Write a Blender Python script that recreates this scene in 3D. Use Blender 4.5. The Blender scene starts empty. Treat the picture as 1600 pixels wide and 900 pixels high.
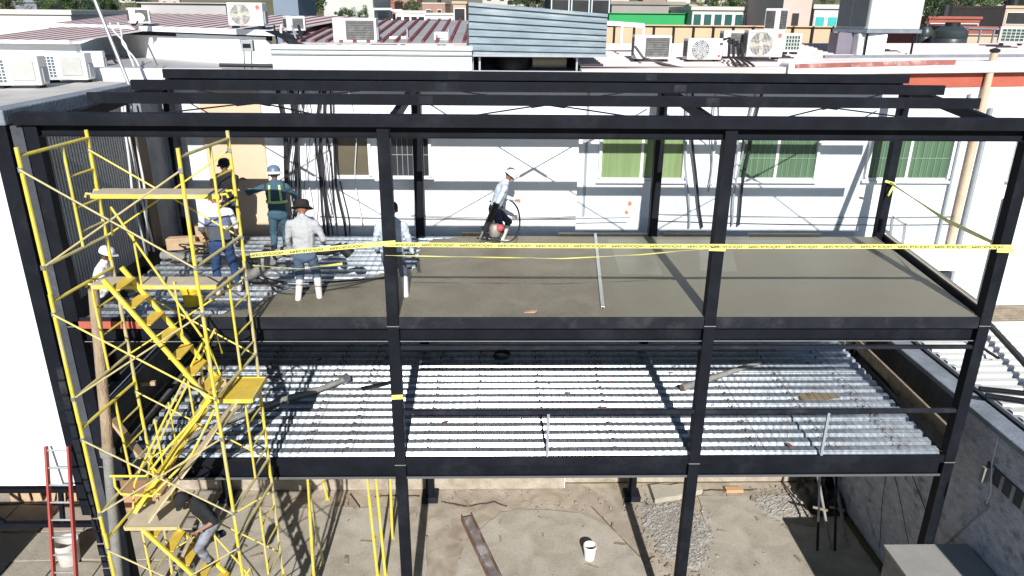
import bpy, bmesh, math, random
from mathutils import Vector, Matrix, noise
random.seed(7)
S = bpy.context.scene
COL = S.collection
R_ = math.radians

# ------------------------------------------------------------------ camera
CAM = Vector((1.617, -10.677, 11.445))
PITCH, YAW, ROLL, FPX = 0.3605, 0.0251, -0.0095, 1141.8
F = Vector((math.sin(YAW)*math.cos(PITCH), math.cos(YAW)*math.cos(PITCH), -math.sin(PITCH)))
R0 = Vector((math.cos(YAW), -math.sin(YAW), 0))
D0 = F.cross(R0)
RV = math.cos(ROLL)*R0 + math.sin(ROLL)*D0
DV = -math.sin(ROLL)*R0 + math.cos(ROLL)*D0
cd = bpy.data.cameras.new('camera'); cam = bpy.data.objects.new('camera', cd); COL.objects.link(cam)
M = Matrix((RV, -DV, -F)).transposed().to_4x4(); M.translation = CAM
cam.matrix_world = M
cd.sensor_width = 36; cd.lens = FPX/1600*36; cd.clip_start = .1; cd.clip_end = 5000
S.camera = cam
S.render.resolution_x = 1024; S.render.resolution_y = 576

# ------------------------------------------------------------------ light
SUN_EL, SUN_AZ = 32.0, 1.6      # the sun stands behind the camera, a touch to the right
w = bpy.data.worlds.new('World'); S.world = w; w.use_nodes = True
nt = w.node_tree; nt.nodes.clear()
sky = nt.nodes.new('ShaderNodeTexSky'); sky.sky_type = 'NISHITA'; sky.sun_disc = False
sky.ozone_density = 4; sky.dust_density = .2; sky.sun_elevation = R_(SUN_EL); sky.sun_rotation = R_(180 - SUN_AZ)
bg = nt.nodes.new('ShaderNodeBackground'); bg.inputs['Strength'].default_value = .062
wo = nt.nodes.new('ShaderNodeOutputWorld')
nt.links.new(sky.outputs[0], bg.inputs[0]); nt.links.new(bg.outputs[0], wo.inputs[0])
ld = bpy.data.lights.new('sun', 'SUN'); ld.energy = 5.0; ld.angle = R_(.5); ld.color = (1, .975, .94)
sun = bpy.data.objects.new('sun', ld); COL.objects.link(sun)
sd = Vector((-math.sin(R_(SUN_AZ))*math.cos(R_(SUN_EL)), math.cos(R_(SUN_AZ))*math.cos(R_(SUN_EL)), -math.sin(R_(SUN_EL))))
sun.rotation_euler = sd.to_track_quat('-Z', 'Y').to_euler(); sun.location = (3, -20, 30)
S.view_settings.view_transform = 'Standard'; S.view_settings.look = 'None'
S.view_settings.exposure = .38; S.view_settings.gamma = 1; S.view_settings.use_curve_mapping = False

# ------------------------------------------------------------------ a pixel of the survey photo -> a point on a known plane
def ray(x, y): return F + RV*((x-800)/FPX) + DV*((y-450)/FPX)
def py(x, y, Y): d = ray(x, y); return CAM + d*((Y-CAM.y)/d.y)
def pz(x, y, Z): d = ray(x, y); return CAM + d*((Z-CAM.z)/d.z)
def px(x, y, X): d = ray(x, y); return CAM + d*((X-CAM.x)/d.x)

# ------------------------------------------------------------------ materials
MATS = {}
def mat(name, col, rough=.6, metal=0., var=.12, scale=2.5, bump=0., dirt=None, dirt_amt=.5, spec=.5, stretch=None, fine=0.):
    if name in MATS: return MATS[name]
    m = bpy.data.materials.new(name); m.use_nodes = True; MATS[name] = m
    n = m.node_tree.nodes; l = m.node_tree.links
    b = n['Principled BSDF']
    b.inputs['Roughness'].default_value = rough; b.inputs['Metallic'].default_value = metal
    b.inputs['Specular IOR Level'].default_value = spec
    tc = n.new('ShaderNodeTexCoord'); mp = n.new('ShaderNodeMapping')
    l.new(tc.outputs['Object'], mp.inputs[0])
    if stretch: mp.inputs['Scale'].default_value = stretch
    nz = n.new('ShaderNodeTexNoise'); nz.inputs['Scale'].default_value = scale; nz.inputs['Detail'].default_value = 9; nz.inputs['Roughness'].default_value = .62
    l.new(mp.outputs[0], nz.inputs['Vector'])
    rp = n.new('ShaderNodeValToRGB'); rp.color_ramp.elements[0].position = .3; rp.color_ramp.elements[1].position = .72
    c0 = [max(0, c*(1-var)) for c in col]; c1 = [min(1, c*(1+var)) for c in col]
    rp.color_ramp.elements[0].color = (*c0, 1); rp.color_ramp.elements[1].color = (*c1, 1)
    l.new(nz.outputs[0], rp.inputs[0]); out = rp.outputs[0]
    if dirt:
        n2 = n.new('ShaderNodeTexNoise'); n2.inputs['Scale'].default_value = scale*.45; n2.inputs['Detail'].default_value = 12; n2.inputs['Roughness'].default_value = .7
        l.new(mp.outputs[0], n2.inputs['Vector'])
        r2 = n.new('ShaderNodeValToRGB'); r2.color_ramp.elements[0].position = .52; r2.color_ramp.elements[1].position = .7
        r2.color_ramp.elements[0].color = (0, 0, 0, 1); r2.color_ramp.elements[1].color = (dirt_amt,)*3+(1,)
        l.new(n2.outputs[0], r2.inputs[0])
        mx = n.new('ShaderNodeMix'); mx.data_type = 'RGBA'; mx.inputs['B'].default_value = (*dirt, 1)
        l.new(r2.outputs[0], mx.inputs['Factor']); l.new(out, mx.inputs['A']); out = mx.outputs['Result']
    l.new(out, b.inputs['Base Color'])
    if bump:
        nb = n.new('ShaderNodeTexNoise'); nb.inputs['Scale'].default_value = fine or scale*6; nb.inputs['Detail'].default_value = 6
        l.new(mp.outputs[0], nb.inputs['Vector'])
        bp = n.new('ShaderNodeBump'); bp.inputs['Strength'].default_value = bump; bp.inputs['Distance'].default_value = .03
        l.new(nb.outputs[0], bp.inputs['Height']); l.new(bp.outputs[0], b.inputs['Normal'])
    return m

steel = mat('black_steel_paint', (.009, .0105, .015), .62, 0, .3, 2.2, dirt=(.04, .043, .05), dirt_amt=.35, spec=.12)
steel2 = mat('dark_steel_primer', (.016, .018, .024), .62, 0, .3, 3, dirt=(.08, .08, .08), dirt_amt=.5, spec=.15)
weld = mat('pale_weld_line', (.22, .23, .22), .7, 0, .2, 20)
white = mat('white_wall_paint', (.80, .81, .81), .75, 0, .04, .8, .25, dirt=(.50, .48, .44), dirt_amt=.35, fine=30)
white_shade = mat('shade_tinted_wall_paint', (.66, .71, .75), .75, 0, .05, .8, .25, dirt=(.50, .50, .50), dirt_amt=.3, fine=30)  # white wall with a bluish shade put into its colour
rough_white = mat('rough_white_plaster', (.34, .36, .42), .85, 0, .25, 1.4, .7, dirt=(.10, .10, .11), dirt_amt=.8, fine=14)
beige = mat('beige_wall_paint', (.62, .47, .32), .75, 0, .06, .8, .2)
brownw = mat('brown_wall_paint', (.11, .09, .07), .8, 0, .2, 1.2)
greyp = mat('bluish_grey_plaster', (.20, .23, .27), .85, 0, .2, 3, .5, dirt=(.32, .34, .36), dirt_amt=.5)
siding = mat('grey_metal_siding', (.36, .38, .40), .55, .2, .08, 2)
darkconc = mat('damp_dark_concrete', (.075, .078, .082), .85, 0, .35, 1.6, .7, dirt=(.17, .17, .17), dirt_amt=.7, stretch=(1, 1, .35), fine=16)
yellow = mat('yellow_scaffold_paint', (.68, .55, .07), .5, 0, .15, 6, dirt=(.50, .45, .33), dirt_amt=1.)
yellow2 = mat('dusty_yellow_paint', (.50, .43, .20), .6, 0, .15, 7, dirt=(.42, .37, .28), dirt_amt=.8)
galv = mat('galvanised_steel', (.55, .57, .60), .38, .85, .12, 5)
pink = mat('faded_red_white_roof_paint', (.66, .55, .52), .7, .0, .08, 1.2, 0, dirt=(.45, .17, .14), dirt_amt=.45)
redpaint = mat('dark_red_paint', (.20, .04, .035), .6, 0, .2, 3, dirt=(.4, .3, .3), dirt_amt=.4)
brick = mat('brick_red_paint', (.42, .10, .06), .7, 0, .12, 2, dirt=(.5, .3, .25), dirt_amt=.3)
roofgrey = mat('pale_grey_roof_sheet', (.42, .41, .41), .55, .2, .12, 2, dirt=(.30, .2, .19), dirt_amt=.4)
roofwhite = mat('white_roof_sheet', (.62, .62, .60), .55, .0, .08, 1, dirt=(.42, .40, .37), dirt_amt=.6)
wood = mat('raw_pine_wood', (.47, .33, .20), .8, 0, .22, 4, .3, stretch=(1, 1, 4))
oldwood = mat('weathered_wood', (.30, .24, .17), .85, 0, .35, 5, .5, dirt=(.12, .09, .07), dirt_amt=.7)
greypipe = mat('concrete_splashed_pipe', (.24, .235, .22), .8, 0, .25, 6, .4, dirt=(.12, .12, .11), dirt_amt=.6)
black = mat('black_rubber', (.012, .012, .013), .5, 0, .3, 8)
cablem = mat('black_cable', (.02, .02, .023), .55, 0, .3, 8)
cablew = mat('white_cable', (.66, .67, .68), .5, 0, .1, 5)
creampipe = mat('cream_plastic_pipe', (.62, .47, .33), .5, 0, .12, 2, dirt=(.35, .25, .18), dirt_amt=.5)
greyplastic = mat('grey_plastic_pipe', (.30, .33, .36), .5, 0, .1, 4)
acw = mat('air_conditioner_enamel', (.74, .74, .71), .4, 0, .05, 2, dirt=(.5, .45, .38), dirt_amt=.35)
acg = mat('aluminium_coil_fins', (.10, .096, .088), .55, .3, .2, 14, dirt=(.36, .35, .33), dirt_amt=.5)
acd = mat('dark_air_conditioner_inside', (.04, .045, .05), .6, 0, .2, 6)
tan = mat('greyed_tan_plate', (.47, .40, .30), .75, 0, .1, 5, dirt=(.30, .26, .2), dirt_amt=.6)
redl = mat('red_fibreglass', (.36, .055, .045), .5, 0, .1, 5)
alu = mat('aluminium', (.62, .63, .64), .35, .8, .08, 6)
bucketw = mat('white_plastic', (.75, .75, .73), .45, 0, .06, 4, dirt=(.4, .38, .33), dirt_amt=.4)
winframe = mat('white_window_frame', (.72, .73, .74), .5, 0, .05, 4)
curtain = mat('green_curtain_glass', (.19, .27, .12), .35, 0, .22, 2, stretch=(5, 1, .25))
curtain2 = mat('deep_green_curtain_glass', (.085, .155, .09), .35, 0, .35, 2, stretch=(5, 1, .25))
dkglass = mat('dark_window_glass', (.035, .035, .04), .12, 0, .2, 2)
olive = mat('olive_tinted_glass', (.115, .10, .07), .2, 0, .15, 2)
rubblem = mat('broken_concrete', (.36, .335, .30), .95, 0, .3, 9, 1.)
boardm = mat('grey_paving_slab', (.36, .32, .26), .9, 0, .15, 3, .4, dirt=(.24, .22, .19), dirt_amt=.6)
rust = mat('rusty_steel', (.20, .10, .07), .7, .1, .3, 5, dirt=(.45, .45, .44), dirt_amt=.9)

def floor_mat(name, c0, c1, c2, rough, sc):
    m = bpy.data.materials.new(name); m.use_nodes = True; n = m.node_tree.nodes; l = m.node_tree.links
    b = n['Principled BSDF']; b.inputs['Roughness'].default_value = rough
    tc = n.new('ShaderNodeTexCoord')
    a = n.new('ShaderNodeTexNoise'); a.inputs['Scale'].default_value = sc; a.inputs['Detail'].default_value = 10; a.inputs['Distortion'].default_value = .6
    l.new(tc.outputs['Object'], a.inputs['Vector'])
    r = n.new('ShaderNodeValToRGB'); e = r.color_ramp.elements; e[0].position = .3; e[0].color = (*c0, 1); e[1].position = .7; e[1].color = (*c2, 1)
    k = e.new(.5); k.color = (*c1, 1); l.new(a.outputs[0], r.inputs[0])
    f = n.new('ShaderNodeTexNoise'); f.inputs['Scale'].default_value = 55; f.inputs['Detail'].default_value = 5; l.new(tc.outputs['Object'], f.inputs['Vector'])
    mx = n.new('ShaderNodeMix'); mx.data_type = 'RGBA'; mx.blend_type = 'OVERLAY'; mx.inputs['Factor'].default_value = .55
    l.new(r.outputs[0], mx.inputs['A']); l.new(f.outputs[0], mx.inputs['B']); l.new(mx.outputs['Result'], b.inputs['Base Color'])
    bp = n.new('ShaderNodeBump'); bp.inputs['Strength'].default_value = .35; bp.inputs['Distance'].default_value = .02
    l.new(f.outputs[0], bp.inputs['Height']); l.new(bp.outputs[0], b.inputs['Normal'])
    return m, n, l, b
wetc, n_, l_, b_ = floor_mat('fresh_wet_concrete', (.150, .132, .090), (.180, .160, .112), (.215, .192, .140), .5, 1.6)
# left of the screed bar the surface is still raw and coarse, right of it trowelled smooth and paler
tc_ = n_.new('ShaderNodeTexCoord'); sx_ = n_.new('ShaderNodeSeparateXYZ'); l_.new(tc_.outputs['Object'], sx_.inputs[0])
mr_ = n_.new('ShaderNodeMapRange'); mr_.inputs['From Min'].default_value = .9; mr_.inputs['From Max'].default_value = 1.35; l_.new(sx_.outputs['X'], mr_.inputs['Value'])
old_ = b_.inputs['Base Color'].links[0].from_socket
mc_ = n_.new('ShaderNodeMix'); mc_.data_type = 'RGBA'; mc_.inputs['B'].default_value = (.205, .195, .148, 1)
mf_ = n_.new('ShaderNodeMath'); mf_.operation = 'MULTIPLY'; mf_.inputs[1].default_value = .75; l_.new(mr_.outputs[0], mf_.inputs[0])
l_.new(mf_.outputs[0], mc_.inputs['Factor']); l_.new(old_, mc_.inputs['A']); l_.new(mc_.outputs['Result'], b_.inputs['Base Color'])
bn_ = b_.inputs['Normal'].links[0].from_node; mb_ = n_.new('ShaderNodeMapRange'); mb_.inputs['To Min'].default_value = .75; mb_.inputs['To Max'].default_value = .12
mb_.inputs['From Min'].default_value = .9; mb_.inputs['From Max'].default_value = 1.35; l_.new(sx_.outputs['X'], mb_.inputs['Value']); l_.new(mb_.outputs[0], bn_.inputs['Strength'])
siteg = floor_mat('site_concrete_floor', (.30, .265, .21), (.40, .36, .295), (.47, .425, .355), .9, 1.3)[0]
dustg = floor_mat('dusty_rubble_ground', (.27, .225, .17), (.37, .315, .245), (.47, .415, .34), .95, 2.2)[0]
terr = floor_mat('dry_hillside', (.10, .11, .05), (.16, .14, .08), (.26, .22, .16), .95, .02)[0]

plaster = mat('mottled_blue_white_plaster', (.52, .54, .60), .9, 0, .28, 9, .9, dirt=(.08, .08, .10), dirt_amt=.85, stretch=(1, .6, 1), fine=40)
# galvanised deck: embossed dashes run along the ribs
deckm = mat('galvanised_decking', (.36, .405, .45), .28, .62, .28, 4, dirt=(.30, .28, .25), dirt_amt=.45)
n = deckm.node_tree.nodes; l = deckm.node_tree.links; b = n['Principled BSDF']
tc = n.new('ShaderNodeTexCoord'); wv = n.new('ShaderNodeTexWave'); wv.bands_direction = 'X'; wv.inputs['Scale'].default_value = 2.4; wv.inputs['Distortion'].default_value = 0
l.new(tc.outputs['Object'], wv.inputs['Vector'])
nz = n.new('ShaderNodeTexNoise'); nz.inputs['Scale'].default_value = 7; l.new(tc.outputs['Object'], nz.inputs['Vector'])
ad = n.new('ShaderNodeMath'); ad.operation = 'ADD'; l.new(wv.outputs['Fac'], ad.inputs[0]); l.new(nz.outputs[0], ad.inputs[1])
bp = n.new('ShaderNodeBump'); bp.inputs['Strength'].default_value = .04; bp.inputs['Distance'].default_value = .02
l.new(ad.outputs[0], bp.inputs['Height']); l.new(bp.outputs[0], b.inputs['Normal'])

# ------------------------------------------------------------------ mesh builder
class MB:
    def __init__(s): s.v = []; s.f = []; s.mi = []; s.cur = 0
    def add(s, vs, fs):
        o = len(s.v); s.v += [Vector(v) for v in vs]; s.f += [tuple(i+o for i in f) for f in fs]; s.mi += [s.cur]*len(fs); return s
    def box(s, x0, x1, y0, y1, z0, z1):
        return s.add([(x, y, z) for z in (z0, z1) for y in (y0, y1) for x in (x0, x1)],
                     [(0, 2, 3, 1), (4, 5, 7, 6), (0, 1, 5, 4), (2, 6, 7, 3), (0, 4, 6, 2), (1, 3, 7, 5)])
    def obox(s, c, ax, ay, az):      # centre + three half-extent vectors
        c, ax, ay, az = map(Vector, (c, ax, ay, az))
        return s.add([c+i*ax+j*ay+k*az for k in (-1, 1) for j in (-1, 1) for i in (-1, 1)],
                     [(0, 2, 3, 1), (4, 5, 7, 6), (0, 1, 5, 4), (2, 6, 7, 3), (0, 4, 6, 2), (1, 3, 7, 5)])
    def beam(s, p, q, w, h, up=(0, 0, 1)):
        p, q = Vector(p), Vector(q); d = (q-p).normalized(); sd_ = d.cross(Vector(up)).normalized(); u = sd_.cross(d)
        return s.obox((p+q)/2, (q-p)/2, sd_*w/2, u*h/2)
    def tube(s, pts, r, n=8, r2=None, cap=True):
        pts = [Vector(p) for p in pts]; rings = []; prev = None
        for i, p in enumerate(pts):
            t = (pts[min(i+1, len(pts)-1)]-pts[max(i-1, 0)]).normalized()
            if prev is None:
                a = Vector((0, 0, 1)) if abs(t.z) < .9 else Vector((1, 0, 0)); u = t.cross(a).normalized()
            else: u = (prev - t*prev.dot(t)).normalized()
            prev = u; v = t.cross(u)
            k = i/max(1, len(pts)-1); rr = r if r2 is None else r+(r2-r)*k
            rings.append([p+(u*math.cos(2*math.pi*j/n)+v*math.sin(2*math.pi*j/n))*rr for j in range(n)])
        vs = [x for rg in rings for x in rg]; fs = []
        for i in range(len(rings)-1):
            for j in range(n): fs.append((i*n+j, i*n+(j+1) % n, (i+1)*n+(j+1) % n, (i+1)*n+j))
        if cap: fs += [tuple(range(n))[::-1], tuple((len(rings)-1)*n+j for j in range(n))]
        return s.add(vs, fs)
    def lathe(s, c, prof, n=20, axis='z'):
        c = Vector(c); vs = []
        for r, h in prof:
            for j in range(n):
                a = 2*math.pi*j/n; x, y = r*math.cos(a), r*math.sin(a)
                vs.append(c+(Vector((x, y, h)) if axis == 'z' else Vector((x, h, y)) if axis == 'y' else Vector((h, x, y))))
        fs = [(i*n+j, i*n+(j+1) % n, (i+1)*n+(j+1) % n, (i+1)*n+j) for i in range(len(prof)-1) for j in range(n)]
        fs += [tuple(range(n))[::-1], tuple((len(prof)-1)*n+j for j in range(n))]
        return s.add(vs, fs)
    def prism(s, poly, ext):        # polygon points + extrusion vector
        poly = [Vector(p) for p in poly]; e = Vector(ext); k = len(poly)
        fs = [tuple(range(k))[::-1], tuple(range(k, 2*k))]+[(i, (i+1) % k, (i+1) % k+k, i+k) for i in range(k)]
        return s.add(poly+[p+e for p in poly], fs)
    def ball(s, c, rx, ry=None, rz=None, n=10):
        ry = ry or rx; rz = rz or rx; m = n//2
        c = Vector(c); vs = []; fs = []
        for i in range(m+1):
            t = math.pi*i/m
            for j in range(n):
                a = 2*math.pi*j/n; vs.append(c+Vector((rx*math.sin(t)*math.cos(a), ry*math.sin(t)*math.sin(a), -rz*math.cos(t))))
        for i in range(m):
            for j in range(n): fs.append((i*n+j, i*n+(j+1) % n, (i+1)*n+(j+1) % n, (i+1)*n+j))
        return s.add(vs, fs)
    def build(s, name, m, parent=None, smooth=False, bevel=0, origin=None):
        me = bpy.data.meshes.new(name)
        q = parent
        while q is not None and '_o' not in q: q = q.parent
        off = Vector(q['_o']) if q is not None else Vector((0, 0, 0))
        if origin is not None: off = Vector(origin)
        me.from_pydata([v-off for v in s.v], [], s.f)
        ms = m if isinstance(m, (list, tuple)) else [m]
        for k in ms: me.materials.append(k)
        if len(ms) > 1:
            for p, i in zip(me.polygons, s.mi): p.material_index = i
        bm = bmesh.new(); bm.from_mesh(me); bmesh.ops.remove_doubles(bm, verts=bm.verts, dist=1e-5)
        bmesh.ops.recalc_face_normals(bm, faces=bm.faces); bm.to_mesh(me); bm.free()
        if smooth:
            for p in me.polygons: p.use_smooth = True
            try: me.set_sharp_from_angle(angle=R_(40))
            except Exception: pass
        o = bpy.data.objects.new(name, me); COL.objects.link(o)
        if parent is not None: o.parent = parent
        if origin is not None: o.location = origin
        if parent is None and origin is None:
            c = Vector((sum(v.co.x for v in me.vertices), sum(v.co.y for v in me.vertices), 0))/max(1, len(me.vertices))
            c.z = min(v.co.z for v in me.vertices)
            me.transform(Matrix.Translation(-c)); o.location = c
        if bevel:
            bv = o.modifiers.new('bevel', 'BEVEL'); bv.width = bevel; bv.segments = 2; bv.limit_method = 'ANGLE'
        return o

def thing(name, label, cat, loc=(0, 0, 0), group=None):
    o = bpy.data.objects.new(name, None); COL.objects.link(o); o.location = loc
    o['label'] = label; o['category'] = cat; o['_o'] = tuple(loc)
    if group: o['group'] = group
    return o
def tag(o, label, cat, group=None, kind=None):
    o['label'] = label; o['category'] = cat
    if group: o['group'] = group
    if kind: o['kind'] = kind
    return o
def struct(o): o['kind'] = 'structure'; return o
def lab(o, s): o['label'] = s; return o
def dup(root, loc, rz, label, group=None):
    c = root.copy(); COL.objects.link(c); c.location = loc; c.rotation_euler = (0, 0, rz); c['label'] = label
    if group: c['group'] = group
    def rec(src, dst):
        for ch in [o for o in bpy.data.objects if o.parent == src]:
            d = ch.copy(); COL.objects.link(d); d.parent = dst; rec(ch, d)
    rec(root, c)
    return c
def wob(p, q, n=10, a=.03, seed=0, sag=0):
    p, q = Vector(p), Vector(q); r = random.Random(seed); ph = [r.uniform(0, 6) for _ in range(4)]; out = []
    for i in range(n+1):
        t = i/n; d = math.sin(t*5+ph[0])*a+math.sin(t*11+ph[1])*a*.4; e = math.sin(t*6+ph[2])*a*.5
        out.append(p.lerp(q, t)+Vector((d, e if abs((q-p).y) < .01 else 0, -sag*4*t*(1-t)))*1.0)
    return out
# ================================================================== GROUND
def terrain_z(x, y):
    h = 0 if y < 40 else (y-40)*.055
    if y > 40: h += noise.noise(Vector((x*.006, y*.006, 0)))*min(1, (y-40)/200)*9
    if y > 500: h += (y-500)*.05
    return h
g = MB(); xs = [-1500+60*i for i in range(51)]; ys = [-60, -6, 5.2, 20, 40]+[60+30*i for i in range(50)]
for y in ys:
    for x in xs: g.v.append(Vector((x, y, terrain_z(x, y)-.06)))
for j in range(len(ys)-1):
    for i in range(len(xs)-1):
        a = j*len(xs)+i; g.f.append((a, a+1, a+1+len(xs), a+len(xs))); g.mi.append(0)
struct(g.build('ground', terr, smooth=True, origin=(0, 0, 0)))

# the dusty, broken ground of the site
g = MB(); nx, ny = 150, 70
for j in range(ny+1):
    for i in range(nx+1):
        x = -15+i*(25.1/nx); y = -2+j*(7.3/ny)
        n1 = noise.noise(Vector((x*1.3, y*1.3, 0))); n2 = noise.noise(Vector((x*6, y*6, 3)))
        rb = math.exp(-(((x-5.95)/.6)**2+((y-3.3)/1.0)**2))+math.exp(-(((x-8.75)/.6)**2+((y-4.2)/.5)**2)); n2 += .8*noise.noise(Vector((x*14, y*14, 9)))*min(1, rb*2)
        g.v.append(Vector((x, y, -.02+.012*n1+.008*n2+rb*(.07+.09*abs(n2)))))
for j in range(ny):
    for i in range(nx): a = j*(nx+1)+i; g.f.append((a, a+1, a+2+nx, a+1+nx)); g.mi.append(0)
struct(g.build('site_ground', dustg, smooth=True, origin=(0, 0, 0)))

def slabpoly(name, pts, z, th, m, jit=.05, seed=1, sub=9):
    r = random.Random(seed); P = []
    for i in range(len(pts)):
        a, b2 = Vector((*pts[i][:2], 0)), Vector((*pts[(i+1) % len(pts)][:2], 0)); k = max(1, int((b2-a).length*sub/2))
        for q in range(k): P.append(a.lerp(b2, q/k)+Vector((r.uniform(-jit, jit), r.uniform(-jit, jit), 0))*(1 if q else .3))
    return MB().prism([p+Vector((0, 0, z-th)) for p in P], (0, 0, th))
struct(slabpoly('a', [(-5.1, -1.9), (.2, -1.9), (.15, 1.6), (.05, 3.0), (-.3, 4.3), (-5.1, 4.4)], .02, .1, siteg).build('concrete_floor', siteg))
struct(slabpoly('a', [(.75, -1.9), (5.1, -1.9), (5.0, 1.9), (4.75, 3.0), (4.3, 3.6), (3.7, 4.05), (3.0, 4.15), (2.2, 4.2), (1.75, 4.1), (1.35, 3.55), (.95, 3.1), (.8, 2.4)], .025, .1, siteg, seed=3).build('concrete_floor', siteg))
struct(slabpoly('a', [(5.75, -1.9), (10.05, -1.9), (10.05, 3.2), (9.0, 3.5), (8.3, 3.9), (8.0, 4.65), (6.75, 4.7), (6.7, 3.3), (6.25, 2.75), (5.95, 1.6)], .022, .1, siteg, seed=5).build('concrete_floor', siteg))
# rubble on the broken strip
rb = MB(); r = random.Random(4)
for k in range(2200):
    if r.random() < .62: x, y = r.gauss(5.95, .38), r.gauss(3.3, .62)
    elif r.random() < .7: x, y = r.gauss(8.75, .33), r.gauss(4.25, .33)
    else: x, y = r.uniform(0, 9.5), r.uniform(4.1, 5.1)
    if x > 9.8 or y > 5.15: continue
    s_ = .007+.03*r.random()**4; z = .02+.08*math.exp(-(((x-5.95)/.6)**2+((y-3.3)/1.0)**2))
    a = Vector((r.uniform(-1, 1), r.uniform(-1, 1), r.uniform(-.3, .3))).normalized(); bq = a.cross(Vector((0, 0, 1))).normalized(); c = a.cross(bq)
    rb.obox((x, y, z), a*s_*r.uniform(.6, 1.4), bq*s_*r.uniform(.5, 1), c*s_*r.uniform(.3, .7))
tag(rb.build('rubble', rubblem), 'grey broken concrete rubble scattered over the dusty site ground', 'rubble', kind='stuff')
# dark cracks in the floor
ck = MB()
for pts in ([(.3, 4.55), (.9, 4.35), (1.6, 4.5), (2.0, 4.3)], [(5.4, 4.5), (5.6, 3.8), (5.65, 3.2), (5.2, 2.9)], [(6.8, 4.95), (7.6, 4.93), (8.6, 4.96)], [(-1.4, 4.75), (-.7, 4.8), (-.1, 4.75)]):
    P = []
    for i in range(len(pts)-1):
        for t in (0, .25, .5, .75): P.append(Vector((pts[i][0]+(pts[i+1][0]-pts[i][0])*t+random.uniform(-.03, .03), pts[i][1]+(pts[i+1][1]-pts[i][1])*t+random.uniform(-.03, .03), .012)))
    ck.tube(P, .018, 5)
struct(ck.build('floor_crack', mat('crack_shadow_soil', (.05, .04, .03), .95)))
# the yard left of the frame
yd = MB(); r = random.Random(9)
for i in range(9):
    for j in range(7):
        x = -14+i*1.0+r.uniform(-.04, .04); y = -1.5+j*1.0+r.uniform(-.04, .04)
        yd.obox((x+.5, y+.5, .015+r.uniform(0, .02)), (.47, r.uniform(-.03, .03), r.uniform(-.012, .012)), (0, .47, r.uniform(-.01, .01)), (0, 0, .02))
struct(yd.build('yard_paving', boardm))

# ================================================================== STEEL BUILDING
CX = [-5.0, 0.0, 5.066, 9.545]; RX = [-5.0, 0.0, 5.066, 10.09]; HW = .0925
DY = 4.66
fb = thing('steel_building', 'black steel frame building under construction with ribbed metal decks and a wet concrete floor', 'building', (2.5, 2.3, 0))
for i in range(4):
    m_ = MB().box(CX[i]-HW, CX[i]+HW, 0, .185, 0, 9.885)
    o = m_.build('column', steel, fb, bevel=.008)
    wl = MB()
    for z in (4.173, 6.763): wl.box(CX[i]-HW-.002, CX[i]+HW+.002, -.006, .02, z-.006, z+.006)
    wl.build('weld_seam', weld, o)
    m_ = MB().box(RX[i]-HW, RX[i]+HW, DY-.08, DY+.105, 0, 10.12)
    o = m_.build('column', steel, fb, bevel=.008)
    b2 = MB().box(RX[i]-.2, RX[i]+.2, DY-.19, DY+.21, .0, .16)
    b2.build('base_plate', steel2, o, bevel=.01)
# roof beams
MB().box(-5.2, 10.2, -.05, .19, 9.89, 10.055).build('roof_beam', steel, fb, bevel=.006)
def ibeam(m_, x0, x1, y, z0, z1, fl=.012, wd=.12):
    m_.box(x0, x1, y-.006, y+.006, z0+fl, z1-fl); m_.box(x0, x1, y-wd/2, y+wd/2, z0, z0+fl); m_.box(x0, x1, y-wd/2, y+wd/2, z1-fl, z1)
for i in range(3):
    m_ = MB(); ibeam(m_, CX[i]+HW+.003, CX[i+1]-HW-.003, .11, 9.72, 9.885); m_.build('roof_beam', steel, fb)
for (y, zt, x0, x1) in ((1.5, 10.19, -4.92, 9.62), (2.9, 10.27, -4.86, 9.83), (4.4, 10.345, -4.92, 9.97)):
    m_ = MB().box(x0, x1, y, y+.075, zt-.17, zt)
    m_.box(x0+.002, x1-.002, y+.0755, y+.085, zt-.17, zt-.165)
    o = m_.build('purlin', steel, fb, bevel=.006)
    for xs_ in (.35+y*.1, 5.4-y*.15): MB().box(xs_-.11, xs_+.11, y-.008, y-.002, zt-.15, zt-.02).build('splice_plate', steel2, o)
for i in range(4):
    MB().beam((CX[i], .2, 9.79), (RX[i], DY-.09, 10.02), .1, .17).build('roof_rafter', steel, fb)
m_ = MB(); ibeam(m_, -5, 10, DY+.01, 10.12, 10.29); m_.build('roof_beam', steel, fb)
# crossed tie rods with turnbuckles under the purlins
for i in range(3):
    for (ya, yb) in ((.3, 4.5),):
        for (xa, xb) in ((CX[i]+.15, RX[i+1]-.15), (CX[i+1]-.15, RX[i]+.15)):
            a, bb = Vector((xa, ya, 9.84)), Vector((xb, yb, 10.06))
            o = MB().tube([a, bb], .013, 6).build('tie_rod', steel2, fb)
            MB().tube([a.lerp(bb, .44), a.lerp(bb, .5)], .03, 6).build('turnbuckle', steel2, o)
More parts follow.
